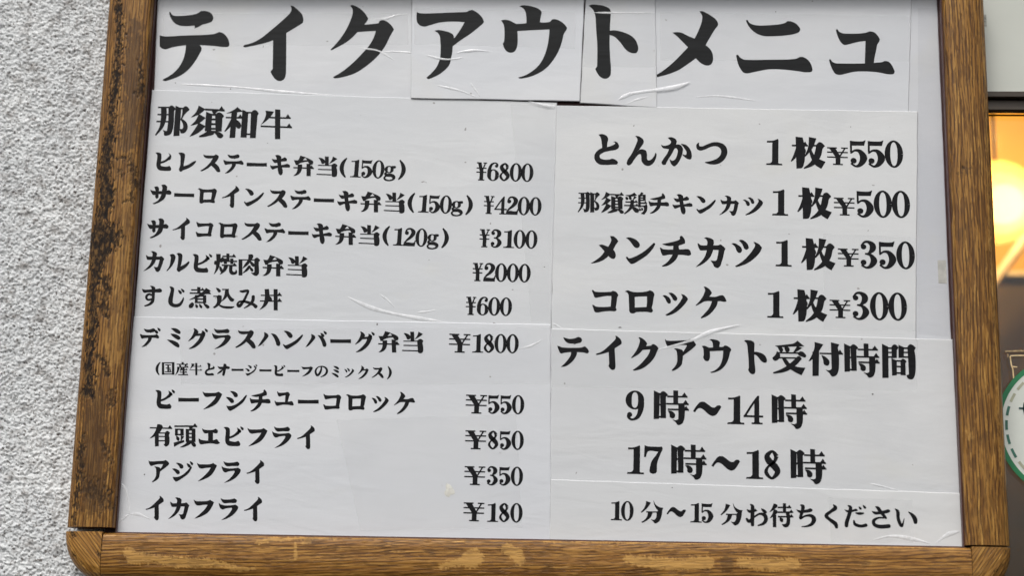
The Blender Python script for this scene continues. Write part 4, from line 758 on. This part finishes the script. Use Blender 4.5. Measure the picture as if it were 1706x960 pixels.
def rail(name, side, Wd, a0, a1, mat, wear=None, label=None, lift=0.0):
    """side: L R B T; a0..a1 extent along the rail (m)"""
    st = 0.0009
    al = np.arange(a0, a1 + st * 0.5, st)
    tt = np.concatenate([[0, 0, 0], np.array([0.0004, 0.0012, 0.0022, 0.0034]), np.arange(0.0043, Wd - 0.013, st), np.linspace(Wd - 0.0128, Wd, 20), [Wd, Wd]])
    T, A = np.meshgrid(tt, al)
    Hh = prof(T, Wd) + lift
    n = band_noise(A.shape, st, 0.002, 0.006, ord(side), 6.0)
    Hh = Hh + n * 0.00004
    inner = prof(np.array([0.0]), Wd)[0]
    Hh[:, 0] = -0.004; Hh[:, 1] = 0.004; Hh[:, 2] = inner - 0.001
    Hh[:, -2] = -0.012; Hh[:, -1] = -(WALL_W - 0.004)
    sides = {"L": (-T, A), "R": (W_IN + T, A), "B": (A, H_IN + T), "T": (A, -0.0066 - T)}
    U, V = sides[side]
    nz = band_noise(A.shape, st, 0.0024, 0.012, 7 + ord(side), 2.5 if side in "LR" else 1.0)
    at = {"bare_lit": np.zeros_like(U), "rot": np.zeros_like(U), "grime_brown": np.zeros_like(U)}
    if wear:
        for kind, path, rough, amt in wear:
            at[kind] = np.maximum(at[kind], wear_path(U * 1000, V * 1000, path, nz * rough, amt))
    # slight random stains
    s = band_noise(A.shape, st, 0.006, 0.03, 17 + ord(side), 3.0)
    at["grime_brown"] = np.maximum(at["grime_brown"], np.clip((s - 1.0) / 1.2, 0, 0.55))
    Hh = Hh - at["rot"] * (0.0005 + 0.0003 * nz * 0.5) + 0.0
    o = grid_mesh(name, U, -Hh, Z0 - V, mat, board, at)
    me = o.data
    if label: o["label"] = label
    # end caps as one flat polygon each
    bm = bmesh.new(); bm.from_mesh(me)
    bm.verts.ensure_lookup_table()
    nx = len(tt); ny = len(al)
    cos = [v.co.copy() for v in bm.verts]
    for r in (0, ny - 1):
        nv = [bm.verts.new(cos[r * nx + i]) for i in range(nx)]
        try:
            bm.faces.new(nv)
        except ValueError:
            pass
    bmesh.ops.recalc_face_normals(bm, faces=bm.faces)
    bm.to_mesh(me); bm.free()
    return o

M["wood_left"] = wood_mat("old_oak_left", 0.0, 0.95, 1.3, (1.03, 0.98, 0.82))
M["wood_right"] = wood_mat("old_oak_right", 0.0, 1.02, 4.2, (1.02, 0.98, 0.80), 0.8)
M["wood_bottom"] = wood_mat("old_oak_bottom", math.radians(90 + 2), 1.15, 7.7, (1.03, 0.98, 0.84))
M["wood_blockL"] = wood_mat("old_oak_corner_left", math.radians(40), 1.25, 3.1, (1.03, 0.98, 0.84))
M["wood_blockR"] = wood_mat("old_oak_corner_right", math.radians(-38), 1.05, 9.4, (1.03, 0.98, 0.84))
WEAR_L = [
 ('rot', [(-35.0, -5.4, 2.7), (-33.2, 17.6, 3.6), (-29.1, 48.2, 2.7), (-29.8, 80.5, 3.6), (-29.8, 104.8, 4.5), (-31.7, 128.4, 3.6), (-31.1, 152.4, 4.5), (-33.5, 168.2, 6.3), (-34.3, 190.1, 6.3), (-30.8, 211.8, 8.1), (-30.5, 224.2, 8.1)], 1.92, 1),
 ('rot', [(-30.5, 224.2, 5.4), (-35.1, 242.8, 7.2), (-31.5, 258.1, 14.4), (-32.9, 270.3, 12.6), (-34.2, 285.5, 8.1), (-35.7, 303.7, 5.4), (-36.3, 318.8, 4.5), (-34.1, 339.8, 5.4), (-35.3, 361.9, 4.5), (-35.3, 384.5, 4.5), (-32.2, 402.1, 5.4), (-35.4, 413.9, 7.2)], 2.16, 1),
 ('rot', [(-33.8, 381.5, 0.9), (-27.1, 375.5, 1.8), (-18.8, 384.3, 2.7), (-14.9, 396.0, 1.8)], 1.44, 0.9),
 ('rot', [(-25.5, 177.5, 0.9), (-10.6, 174.3, 1.8), (-5.4, 186.8, 2.7), (-3.0, 202.3, 2.7), (-5.5, 219.1, 1.8), (-11.3, 221.6, 0.9)], 1.56, 0.8),
 ('rot', [(-18.5, 190.0, 2.7), (-16.5, 193.1, 2.7)], 1.2, 0.8),
 ('rot', [(-17.4, 245.7, 2.7), (-14.6, 257.9, 3.6), (-18.8, 267.1, 3.6)], 2.16, 0.9),
 ('rot', [(-25.2, 300.6, 4.5), (-22.7, 309.7, 3.6), (-24.9, 327.7, 4.5), (-20.6, 336.7, 2.7)], 2.16, 0.9),
 ('rot', [(-10.3, 410.6, 1.8), (-8.6, 425.2, 2.7)], 1.68, 0.8),
 ('rot', [(-8.8, 72.7, 0.9), (-3.7, 92.0, 1.8), (-4.4, 107.9, 2.7), (-9.4, 106.0, 1.8)], 1.44, 0.8),
 ('grime_brown', [(-14.7, 33.9, 6.2), (-12.8, 85.6, 9.9), (-9.5, 130.2, 9.9), (-13.3, 161.8, 9.9)], 3.0, 1),
 ('grime_brown', [(-25.1, 416.7, 8.7), (-26.1, 434.2, 12.4), (-23.5, 474.7, 12.4), (-21.1, 497.6, 14.9), (-18.4, 517.6, 13.6)], 3.0, 1.0),
 ('rot', [(-34.8, 457.6, 2.7), (-35.8, 474.9, 3.6), (-35.1, 497.9, 2.7), (-37.3, 520.7, 2.7), (-37.7, 537.7, 1.8)], 1.92, 0.9),
 ('rot', [(-23.9, 506.3, 9.0), (-14.8, 511.8, 8.1), (-6.7, 519.1, 3.6)], 3.5999999999999996, 0.65),
 ('rot', [(-14.6, 461.9, 1.8), (-9.3, 469.9, 2.7), (-6.2, 479.1, 1.8)], 1.7999999999999998, 0.7),
 ('bare_lit', [(-10.1, 205.5, 5.0), (-8.7, 273.2, 6.2), (-10.8, 333.6, 6.2), (-10.1, 381.2, 7.4)], 2.4, 0.35),
]
WEAR_LIT_B = [
 ('bare_lit', [(18.2, 566.0, 5.6), (22.5, 570.5, 6.2), (44.4, 571.2, 4.3), (67.5, 574.1, 5.0), (93.2, 573.7, 4.3), (119.1, 576.5, 1.2)], 0.9900000000000001, 0.95),
 ('bare_lit', [(115.9, 579.9, 1.2), (125.0, 579.8, 1.9), (139.1, 578.4, 1.2)], 0.54, 0.9),
 ('bare_lit', [(140.6, 554.4, 1.9), (151.9, 551.4, 2.5), (180.3, 549.8, 1.2), (214.5, 549.2, 1.2)], 0.63, 0.8),
 ('bare_lit', [(176.0, 553.8, 1.2), (177.2, 567.7, 1.9)], 0.36000000000000004, 0.9),
 ('bare_lit', [(183.4, 554.2, 1.9), (189.0, 552.5, 2.5)], 0.36000000000000004, 0.8),
 ('bare_lit', [(314.4, 573.6, 2.5), (331.2, 569.5, 3.7), (342.3, 565.9, 8.7), (345.1, 564.8, 8.7)], 0.7200000000000001, 0.95),
 ('bare_lit', [(375.9, 555.9, 5.6), (385.5, 561.3, 6.2), (387.8, 566.2, 5.0)], 0.5850000000000001, 0.95),
 ('bare_lit', [(487.9, 563.4, 3.7), (507.4, 566.3, 5.6), (535.2, 568.0, 5.6), (562.9, 565.3, 6.2)], 0.9, 0.95),
 ('bare_lit', [(593.4, 564.8, 4.3), (618.2, 566.6, 6.2), (643.1, 565.0, 5.0)], 0.9, 0.95),
 ('grime_brown', [(579.6, 565.1, 6.2), (580.6, 568.9, 6.2)], 0.675, 0.8),
 ('bare_lit', [(409.4, 548.1, 1.2), (518.5, 547.9, 1.2), (629.6, 547.7, 1.2), (789.3, 547.1, 1.2)], 0.54, 0.7),  # highlight along the upper inner edge, painted as a pale line
]
WEAR_R = [
 ('bare_lit', [(805.8, 441.2, 1.7), (810.0, 445.6, 2.3)], 1.5, 0.7),
 ('grime_brown', [(812.7, 185.0, 3.5), (816.8, 182.0, 3.5)], 2.5, 0.9),
 ('rot', [(811.7, 180.8, 0.6), (813.9, 182.0, 0.6)], 1.2, 0.7),
 ('bare_lit', [(839.7, 45.5, 0.6), (839.7, 70.7, 0.6), (838.1, 132.8, 0.6), (835.4, 254.1, 0.6), (835.7, 394.2, 0.6), (834.8, 484.5, 0.6)], 1.0, 0.5),
]
LW, RW, BW = 0.0475, 0.0425, 0.045
rail("frame_rail", "L", LW, -0.004, 0.5424, M["wood_left"], WEAR_L, "left frame rail, blackened and peeling")
rail("frame_rail", "R", RW, -0.004, 0.5452, M["wood_right"], WEAR_R, "right frame rail of streaky brown oak")
rail("frame_rail", "B", BW, -0.0082, 0.8045, M["wood_bottom"], WEAR_LIT_B, "bottom frame rail with pale peeled patches")
rail("frame_rail", "T", BW, -0.0082, 0.8045, M["wood_bottom"], None, "top frame rail")

def corner(name, cu, cv, a, b, su, sv, mat, marks=()):
    """rounded corner block: a quarter of an oval dome about (cu, cv)"""
    nr, na = 46, 64
    r = np.concatenate([np.linspace(0.0, 0.70, 26), np.linspace(0.72, 1.0, 22)])
    th = np.linspace(0, math.pi / 2, na)
    Rr, Th = np.meshgrid(r, th)
    hs_ = np.interp(Rr, [0, 0.2, 0.55, 0.72, 0.84, 0.93, 0.98, 1.0], [0.0146, 0.0150, 0.0148, 0.0138, 0.0113, 0.0075, 0.0030, -0.004])
    U = cu + su * a * Rr * np.cos(Th); V = cv + sv * b * Rr * np.sin(Th)
    n = band_noise(U.shape, 0.001, 0.002, 0.008, 31 + int(cu * 100), 1.0)
    at = {"bare_lit": np.full_like(U, 0.12), "rot": np.zeros_like(U), "grime_brown": np.clip((Rr - 0.78) * 3.0, 0, 0.5) * np.clip(0.5 + n * 0.5, 0, 1)}  # last mask: browner towards the rounded outer edge, broken by noise
    for path, rough in marks:
        at["rot"] = np.maximum(at["rot"], wear_path(U * 1000, V * 1000, path, n * rough, 1.0))
    hs_ = hs_ - at["rot"] * 0.0006
    # skirt down to the wall
    U = np.concatenate([U, U[:, -1:]], 1); V = np.concatenate([V, V[:, -1:]], 1)
    hs_ = np.concatenate([hs_, np.full((na, 1), -(WALL_W - 0.004))], 1)
    at = {k: np.concatenate([q, q[:, -1:]], 1) for k, q in at.items()}
    o = grid_mesh(name, U, -hs_, Z0 - V, mat, board, at)
    # straight side faces so the block is solid
    bm = bmesh.new(); bm.from_mesh(o.data); bm.verts.ensure_lookup_table()
    nx = hs_.shape[1]
    cos = [v.co.copy() for v in bm.verts]
    for row in (0, na - 1):
        idx = [row * nx + i for i in range(nx)]
        top = [bm.verts.new(cos[i]) for i in idx]
        c0 = bm.verts.new(P(cu, cv, WALL_W - 0.004))
        bm.faces.new(top + [c0])
    bmesh.ops.recalc_face_normals(bm, faces=bm.faces)
    bm.to_mesh(o.data); bm.free()
    return o
cu0, cu1 = -0.0088, 0.8050
o = corner("corner_block", cu0, 0.5466, 0.0395, 0.0462, -1, 1, M["wood_blockL"], (
    ([(-38.6, 548.5, 2.0), (-35.5, 550.5, 1.8)], 0.9), ([(-37.0, 566, 0.6), (-35.0, 569, 0.9), (-33, 571, 0.5)], 0.8),
    ([(-11.0, 566, 1.2), (-9.8, 569, 1.0)], 0.5), ([(-30.0, 573, 0.3), (-26.0, 577, 0.5)], 0.6)))
o["label"] = "lower left corner block, chipped, diagonal grain"
o = corner("corner_block", cu1, 0.5466, 0.0390, 0.0462, 1, 1, M["wood_blockR"], (
    ([(836.5, 549.5, 0.7), (836.0, 552.0, 0.6)], 0.4), ([(824, 570.5, 0.3), (829, 566.0, 0.8), (832, 563, 0.3)], 0.7)))
o["label"] = "lower right corner block, chipped, diagonal grain"
corner("corner_block", cu0, -0.0050, 0.0395, 0.0462, -1, -1, M["wood_blockL"])
corner("corner_block", cu1, -0.0050, 0.0390, 0.0462, 1, -1, M["wood_blockR"])
# dark inner liner that shows as a thin line between wood and paper
box("inner_liner", 0.0002, 0.0010, -0.003, H_IN - 0.0002, -0.0030, 0.0052, M["liner"], board)
box("inner_liner", W_IN - 0.0014, W_IN - 0.0002, -0.003, H_IN - 0.0002, -0.0050, 0.0052, M["liner"], board)
box("inner_liner", 0.0018, W_IN - 0.0024, H_IN - 0.0014, H_IN - 0.0002, -0.0052, 0.0052, M["liner"], board)
box("inner_liner", 0.0018, W_IN - 0.0024, -0.0064, -0.0050, -0.0060, 0.0052, M["liner"], board)

# ------------------------------------------------------------------ paper sheets
LEVEL = {'base_right': 0, 'title_left': 1, 'title_right': 1, 'top_left': 2, 'patch_to': 2, 'top_right': 2, 'bottom_left': 3, 'patch_au': 3, 'hours': 3, 'wait': 4}
SHEETS['base_right'] = [(750, -20.0), (798.6, -20.0), (798.6, 362.0), (755, 362.0)]
INFO = {
 'base_right': ("blank_sheet", "blank white strip of paper down the right side beside the frame", (0.672, 0.680, 0.700)),
 'title_left': ("title_sheet", "title sheet printed with the first three large katakana, left end", (0.712, 0.721, 0.735)),
 'title_right': ("title_sheet", "title sheet printed with the last three large katakana, right end", (0.712, 0.721, 0.735)),
 'patch_au': ("title_sheet", "pasted title sheet with two large katakana in the middle, its lower edge lifting", (0.732, 0.741, 0.755)),
 'patch_to': ("title_sheet", "narrow pasted title sheet with one large katakana and a long film crease", (0.712, 0.721, 0.735)),
 'top_left': ("menu_sheet", "upper left menu sheet listing beef lunch boxes priced 6800 to 600 yen", (0.722, 0.731, 0.735)),
 'bottom_left': ("menu_sheet", "lower left menu sheet listing hamburg and fried dishes priced 1800 to 180 yen", (0.737, 0.746, 0.760)),
 'top_right': ("menu_sheet", "upper right menu sheet listing cutlets priced 550 to 300 yen each", (0.722, 0.728, 0.725)),
 'hours': ("hours_sheet", "takeout hours sheet reading 9 to 14 and 17 to 18 o'clock", (0.712, 0.716, 0.715)),
 'wait': ("notice_sheet", "narrow bottom right notice asking for a 10 to 15 minute wait", (0.732, 0.736, 0.730)),
}
TH = 0.00085
def surf(name):           # w of the printed face
    return 0.0042 - LEVEL[name] * 0.00090
def tilt(name, v):        # the pasted middle patch stands off a little towards its lower edge
    return -0.0007 * (v + 0.02) / 0.12 if name == 'patch_au' else 0.0
sheet_obj = {}
INK = ink_mat("printed_black")
INK_T = ink_mat("printed_black_large", (0.006, 0.0065, 0.007), 0.10)
for i, (sname, quad) in enumerate(SHEETS.items()):
    nm, lab, colr = INFO[sname]
    c = np.mean(np.array(quad), 0) / 1000
    root = empty(nm, P(c[0], c[1], surf(sname)), lab, "paper sheet", "paper sheets pasted inside the menu board")
    rnd = random.Random(i * 7 + 3)
    # outline with slightly uneven cut edges
    out = []
    for k_ in range(4):
        a = np.array(quad[k_]); b = np.array(quad[(k_ + 1) % 4]); n = max(2, int(np.linalg.norm(b - a) / 14))
        for j in range(n):
            p_ = a + (b - a) * j / n
            if j: 
                d = (b - a) / np.linalg.norm(b - a); p_ = p_ + np.array([-d[1], d[0]]) * rnd.uniform(-0.22, 0.22)
            out.append(p_ / 1000)
    w = surf(sname)
    bm = bmesh.new()
    lift = {}
    def wz(p_):
        # lower edge of the pasted middle patch stands off a little
        return tilt(sname, p_[1])
    f_ = [bm.verts.new(P(p_[0], p_[1], w + wz(p_))) for p_ in out]
    b_ = [bm.verts.new(P(p_[0], p_[1], w + wz(p_) + TH)) for p_ in out]
    m_ = [bm.verts.new(P(p_[0] + (c[0] - p_[0]) * 0.0, p_[1], w + wz(p_) + TH * 0.72)) for p_ in out]
    # rounded edge: front ring pulled in by 0.25 mm
    cc = np.array([c[0], c[1]])
    for q, p_ in zip(f_, out):
        s1 = np.sign(cc - p_) * 0.00065
        q.co = P(p_[0] + s1[0], p_[1] + s1[1], w + wz(p_))
    bm.faces.new(f_[::-1]); bm.faces.new(b_)
    n = len(out)
    for j in range(n):
        k2 = (j + 1) % n
        bm.faces.new((f_[j], f_[k2], m_[k2], m_[j])); bm.faces.new((m_[j], m_[k2], b_[k2], b_[j]))
    bmesh.ops.recalc_face_normals(bm, faces=bm.faces)
    bmesh.ops.triangulate(bm, faces=[f for f in bm.faces if len(f.verts) > 4])
    me = bpy.data.meshes.new("paper"); bm.to_mesh(me); bm.free()
    me.materials.append(paper_mat("paper_" + sname, colr, i * 1.37 + 0.5))
    o = bpy.data.objects.new("paper", me); link(o, root); o.matrix_parent_inverse = root.matrix_world.inverted()
    sheet_obj[sname] = root

# ------------------------------------------------------------------ print: hand-traced mincho lettering
def parse_glyph(s):
    out = []
    for part in s.split('|'):
        q = []
        for a in part[1:].split():
            c_ = a.endswith('!'); a = a.rstrip('!')
            q.append(tuple(float(x) for x in a.split(',')) + ((c_,) if part[0] == 'P' else ()))
        out.append((part[0], q))
    return out

def smooth_closed(pts, sub=5):
    n = len(pts); out = []
    for i in range(n):
        p0, p1, p2, p3 = pts[i - 1], pts[i], pts[(i + 1) % n], pts[(i + 2) % n]
        a = np.array(p1[:2]); b = np.array(p2[:2])
        if p1[2] and p2[2]:
            out.append(a); continue
        d = np.linalg.norm(b - a)
        def tan(pm, pc, pn):
            u_ = np.array(pn[:2]) - np.array(pc[:2]); v_ = np.array(pc[:2]) - np.array(pm[:2])
            lu, lv = np.linalg.norm(u_) + 1e-6, np.linalg.norm(v_) + 1e-6
            t = u_ / lu * lv + v_ / lv * lu
            return t / (np.linalg.norm(t) + 1e-9)
        t1 = None if p1[2] else tan(p0, p1, p2)
        t2 = None if p2[2] else tan(p1, p2, p3)
        if t1 is None: t1 = (b - a) / (d + 1e-9) * 1.5 - t2 * 0.5
        if t2 is None: t2 = (b - a) / (d + 1e-9) * 1.5 - t1 * 0.5
        dp = np.linalg.norm(a - np.array(p0[:2])); dn = np.linalg.norm(np.array(p3[:2]) - b)
        t1 = t1 * (d if p1[2] else min(d, dp * 1.25)); t2 = t2 * (d if p2[2] else min(d, dn * 1.25))
        for j in range(sub):
            t = j / sub; t_2 = t * t; t_3 = t_2 * t
            out.append((2 * t_3 - 3 * t_2 + 1) * a + (t_3 - 2 * t_2 + t) * t1 + (-2 * t_3 + 3 * t_2) * b + (t_3 - t_2) * t2)
    return out

def smooth_open(pts, sub=5):
    A_ = np.array(pts); n = len(A_); out = []
    for i in range(n - 1):
        p0 = A_[max(i - 1, 0)]; p1 = A_[i]; p2 = A_[i + 1]; p3 = A_[min(i + 2, n - 1)]
        for j in range(sub):
            t = j / sub
            out.append(0.5 * (2 * p1 + (p2 - p0) * t + (2 * p0 - 5 * p1 + 4 * p2 - p3) * t * t + (3 * p1 - p0 - 3 * p2 + p3) * t ** 3))
    out.append(A_[-1])
    return out

def embolden(pp, d):
    """push the outline outwards a little"""
    if not d: return pp
    A_ = np.array(pp); n = len(A_)
    keep = [i for i in range(n) if np.linalg.norm(A_[i] - A_[i - 1]) > 0.5]
    A_ = A_[keep]
    a = A_ - np.roll(A_, 1, 0); b = np.roll(A_, -1, 0) - A_
    area = np.sum(A_[:, 0] * np.roll(A_[:, 1], -1) - np.roll(A_[:, 0], -1) * A_[:, 1])
    s_ = 1 if area > 0 else -1
    na = np.stack([a[:, 1], -a[:, 0]], 1) / (np.linalg.norm(a, axis=1)[:, None] + 1e-9)
    nb = np.stack([b[:, 1], -b[:, 0]], 1) / (np.linalg.norm(b, axis=1)[:, None] + 1e-9)
    nn = na + nb; L_ = np.linalg.norm(nn, axis=1)[:, None]
    nn = nn / (L_ + 1e-9) / np.maximum(L_ / 2, 0.55)
    return list(A_ + nn * s_ * d)

HEAVY = '国産頭鶏煮焼須待()'      # dense or small characters that print heavier
_cache = {}
def glyph_polys(key, s):
    """list of (points 2D, faces)"""
    if key in _cache: return _cache[key]
    res = []
    latin = key[1:] in "0123456789g()\u00a5\uffe5"
    wm, wa = (1.10, 15) if latin else (1.22, 12)
    for kind, q in parse_glyph(s):
        if kind == 'P':
            pp = embolden(smooth_closed(q), 0.0 if key[0] == 'T' else 14.0 if key[1:] in HEAVY else 7.0)
            tri = tessellate_polygon([[Vector((a[0], a[1], 0)) for a in pp]])
            res.append((np.array(pp), [tuple(t) for t in tri]))
        else:
            cp = smooth_open(q); v = []; f = []
            n = len(cp)
            for i, c_ in enumerate(cp):
                d = (cp[min(i + 1, n - 1)] - cp[max(i - 1, 0)])[:2]; d = d / (np.linalg.norm(d) + 1e-9)
                nn = np.array([-d[1], d[0]]) * (max(c_[2], 2) * wm + wa) / 2
                v += [c_[:2] + nn, c_[:2] - nn]
                if i: f.append((2 * i - 2, 2 * i - 1, 2 * i + 1, 2 * i))
            closed = np.linalg.norm(cp[0][:2] - cp[-1][:2]) < 1.0
            if not closed:
                for (c_, s_, base) in ((cp[0], -1, 0), (cp[-1], 1, 2 * n - 2)):
                    a_, b_ = v[base], v[base + 1]; k0 = len(v)
                    d = b_ - a_; r = np.linalg.norm(d) / 2; mid = (a_ + b_) / 2
                    e = np.array([-d[1], d[0]]) / (2 * r + 1e-9) * (1 if s_ > 0 else -1) * r * 0.8
                    fan = [base]
                    for q_ in range(1, 4):
                        an = math.pi * q_ / 4
                        v.append(mid + (a_ - mid) * math.cos(an) + e * math.sin(an)); fan.append(len(v) - 1)
                    fan.append(base + 1)
                    for q_ in range(1, len(fan) - 1): f.append((fan[0], fan[q_], fan[q_ + 1]))
            res.append((np.array(v), f))
    _cache[key] = res
    return res

EPS = 0.00010
def add_polys(V_, F_, polys, fn, w, sname=''):
    for k_, (pts, fs) in enumerate(polys):
        b0 = len(V_)
        for a in pts:
            u, v = fn(a)
            V_.append(P(u, v, w + tilt(sname, v) - EPS - k_ * 0.000008))
        for f in fs: F_.append(tuple(b0 + i for i in f))

def flip_to_front(me):
    bm = bmesh.new(); bm.from_mesh(me)
    bm.normal_update()
    bad = [f for f in bm.faces if f.normal.y > 0]
    if bad: bmesh.ops.reverse_faces(bm, faces=bad)
    bm.to_mesh(me); bm.free()

def letters(name, V_, F_, parent, mat):
    o = mesh_obj(name, V_, F_, mat, parent)
    flip_to_front(o.data)
    return o

for ch, sname in (('テ', 'title_left'), ('イ', 'title_left'), ('ク', 'title_left'), ('ア', 'patch_au'), ('ウ', 'patch_au'), ('ト', 'patch_to'), ('メ', 'title_right'), ('ニ', 'title_right'), ('ュ', 'title_right')):
    V_, F_ = [], []
    add_polys(V_, F_, glyph_polys('T' + ch, TITLE[ch]), lambda a: (a[0] / 20000, a[1] / 20000), surf(sname), sname)
    letters("title_letter", V_, F_, sheet_obj[sname], INK_T)

DAKU = {'デ': 'テ', 'グ': 'ク', 'バ': 'ハ', 'ビ': 'ヒ', 'ジ': 'シ'}
groups = {}
for (sname, part, text, u0, v0, du, dv, ang, em) in PRINT:
    V_, F_ = [], []
    ca, sa = math.cos(ang / 1000), math.sin(ang / 1000)
    for i, ch in enumerate(text):
        cu_, cv_ = u0 + du * i, v0 + dv * i
        items = [(ch, 1.0, 0.0, 0.0)]
        if ch in DAKU:
            sc, ox, oy = (0.93, -35, 15) if ch != 'ビ' else (0.97, -35, 5)
            items = [(DAKU[ch], sc, ox, oy), ('゛', 1.0, 20, -10)]
        for (g_, sc, ox, oy) in items:
            polys = glyph_polys('g' + g_, GLYPHS[g_])
            xs = 1.13 if g_ in '0123456789g' else 1.0
            def fn(a, cu_=cu_, cv_=cv_, sc=sc, ox=ox, oy=oy, xs=xs):
                x, y = (a[0] * sc * xs + ox) * em / 1000, (a[1] * sc + oy) * em / 1000
                return ((cu_ + x * ca - y * sa) / 1000, (cv_ + x * sa + y * ca) / 1000)
            add_polys(V_, F_, polys, fn, surf(sname))
    letters(part, V_, F_, sheet_obj[sname], INK)

# ------------------------------------------------------------------ creases in the clear film over the sheets
film_dark = film_mat("shade_film", 0.06, (0.28, 0.29, 0.34), 5, 0.1)
FILM = film_mat("crumpled_film", 0.66)
def crease(pts, sname, wid=0.0016, hgt=0.0006):
    cp = smooth_open([(a[0] / 1000, a[1] / 1000, 0) for a in pts], 8)
    n = len(cp); v = []; f = []
    w = surf(sname) - 0.0001
    for i, c_ in enumerate(cp):
        t = i / (n - 1); s_ = math.sin(math.pi * min(max(t, 0.02), 0.98)) ** 0.6
        s_ *= 0.80 + 0.25 * math.sin(i * 0.45 + pts[0][0])
        d = (cp[min(i + 1, n - 1)] - cp[max(i - 1, 0)])[:2]; d = d / (np.linalg.norm(d) + 1e-9); nn = np.array([-d[1], d[0]]) * wid / 2 * s_
        if nn[1] > 0: nn = -nn      # first side = upper side
        v += [P(c_[0] + nn[0], c_[1] + nn[1], w), P(c_[0] + nn[0] * -0.1, c_[1] - nn[1] * 0.1, w - hgt * s_), P(c_[0] - nn[0], c_[1] - nn[1], w)]
        if i:
            b0 = 3 * i
            f += [(b0 - 3, b0 - 2, b0 + 1, b0), (b0 - 2, b0 - 1, b0 + 2, b0 + 1)]
    o = mesh_obj("film_crease", v, f, FILM, sheet_obj[sname], True); flip_to_front(o.data)
    return o
CS = ['title_left', 'title_left', 'title_left', 'patch_au', 'patch_au', 'patch_au', 'patch_au', 'title_left', 'patch_to', 'top_left', 'top_left', 'top_left', 'hours', 'bottom_left', 'bottom_left', 'bottom_left', 'wait', 'wait', 'hours', 'bottom_left', 'top_right', 'patch_to', 'patch_to', 'title_right', 'patch_au']
BIG = {8: 1.7, 9: 1.7, 12: 1.5, 13: 1.0, 14: 1.0, 16: 1.3, 17: 1.5, 7: 1.1}
for i, c_ in enumerate(CREASES):
    s_ = BIG.get(i, 0.85)
    # one that crosses two sheets lies on the nearer one
    o = crease(c_, CS[i], 0.0030 * s_, 0.00050 * s_)
    if CS[i] in ('patch_au',): o.location.y -= 0.0008
    if i == 8: o.location.y -= 0.0002
    if i == 9: o.location.y -= 0.0001
STRIP = film_mat("clear_tape", 0.17, (0.82, 0.83, 0.84), 5, 0.1)
def film_strip(sname, q, mat, name="tape_strip", dz=0.00018):
    w_ = surf(sname) - dz
    o = mesh_obj(name, [P(a / 1000, b / 1000, w_ + tilt(sname, b / 1000)) for a, b in q], [(0, 1, 2, 3)], mat, sheet_obj[sname]); flip_to_front(o.data)
    return o
for (sname, q) in STRIPS:
    film_strip(sname, q, STRIP, dz=0.00004)
for (sname, q) in TONES:
    film_strip(sname, q, film_dark, "shade_patch", dz=0.00006)  # shade beside the right rail, tinted onto the blank strip
# lamp glare beside the prices, built as a small pale spot
bc = GLARE
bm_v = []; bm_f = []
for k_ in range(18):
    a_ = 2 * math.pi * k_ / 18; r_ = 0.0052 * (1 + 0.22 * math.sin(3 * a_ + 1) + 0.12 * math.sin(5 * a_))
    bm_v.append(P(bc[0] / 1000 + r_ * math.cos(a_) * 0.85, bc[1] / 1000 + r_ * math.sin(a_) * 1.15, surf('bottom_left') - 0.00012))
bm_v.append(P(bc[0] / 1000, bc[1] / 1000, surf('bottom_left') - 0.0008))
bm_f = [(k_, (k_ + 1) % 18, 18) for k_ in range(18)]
o = mesh_obj("glare_spot", bm_v, bm_f, film_mat("glare_spot_film", 0.55, (0.95, 0.92, 0.80), 300), sheet_obj['bottom_left'], True); flip_to_front(o.data)
DIRT = plain("dark_speck", (0.05, 0.04, 0.035), 0.7)
for j_, (sname, u_, v_, a_, b_) in enumerate(SPECKS):
    pts_ = [P((u_ + a_ * math.cos(t_) * (1 + 0.3 * math.sin(3 * t_ + j_))) / 1000, (v_ + b_ * math.sin(t_)) / 1000, surf(sname) - 0.0002) for t_ in np.arange(9) * 2 * math.pi / 9]
    o = mesh_obj("dirt_speck", pts_, [tuple(range(9))], DIRT, sheet_obj[sname]); flip_to_front(o.data)
# scrap of yellowed tape on the blank strip, and old tape marks by the door panel
M["scrap"] = plain("yellowed_tape", (0.50, 0.49, 0.45), 0.35, 0.5, var=0.2, scale=120)
ts = box("tape_scrap", 0.7885, 0.7965, 0.2700, 0.2930, 0.00395, 0.0043, M["scrap"], None)
tag(ts, "small greyish scrap of tape on the blank strip near the right rail", "tape")
tm = box("tape_residue", 0.8480, 0.8535, 0.0045, 0.0170, 0.0296, 0.0301, M["residue"], None)
tag(tm, "grey patch of old tape residue on the pale panel beside the frame", "tape residue")
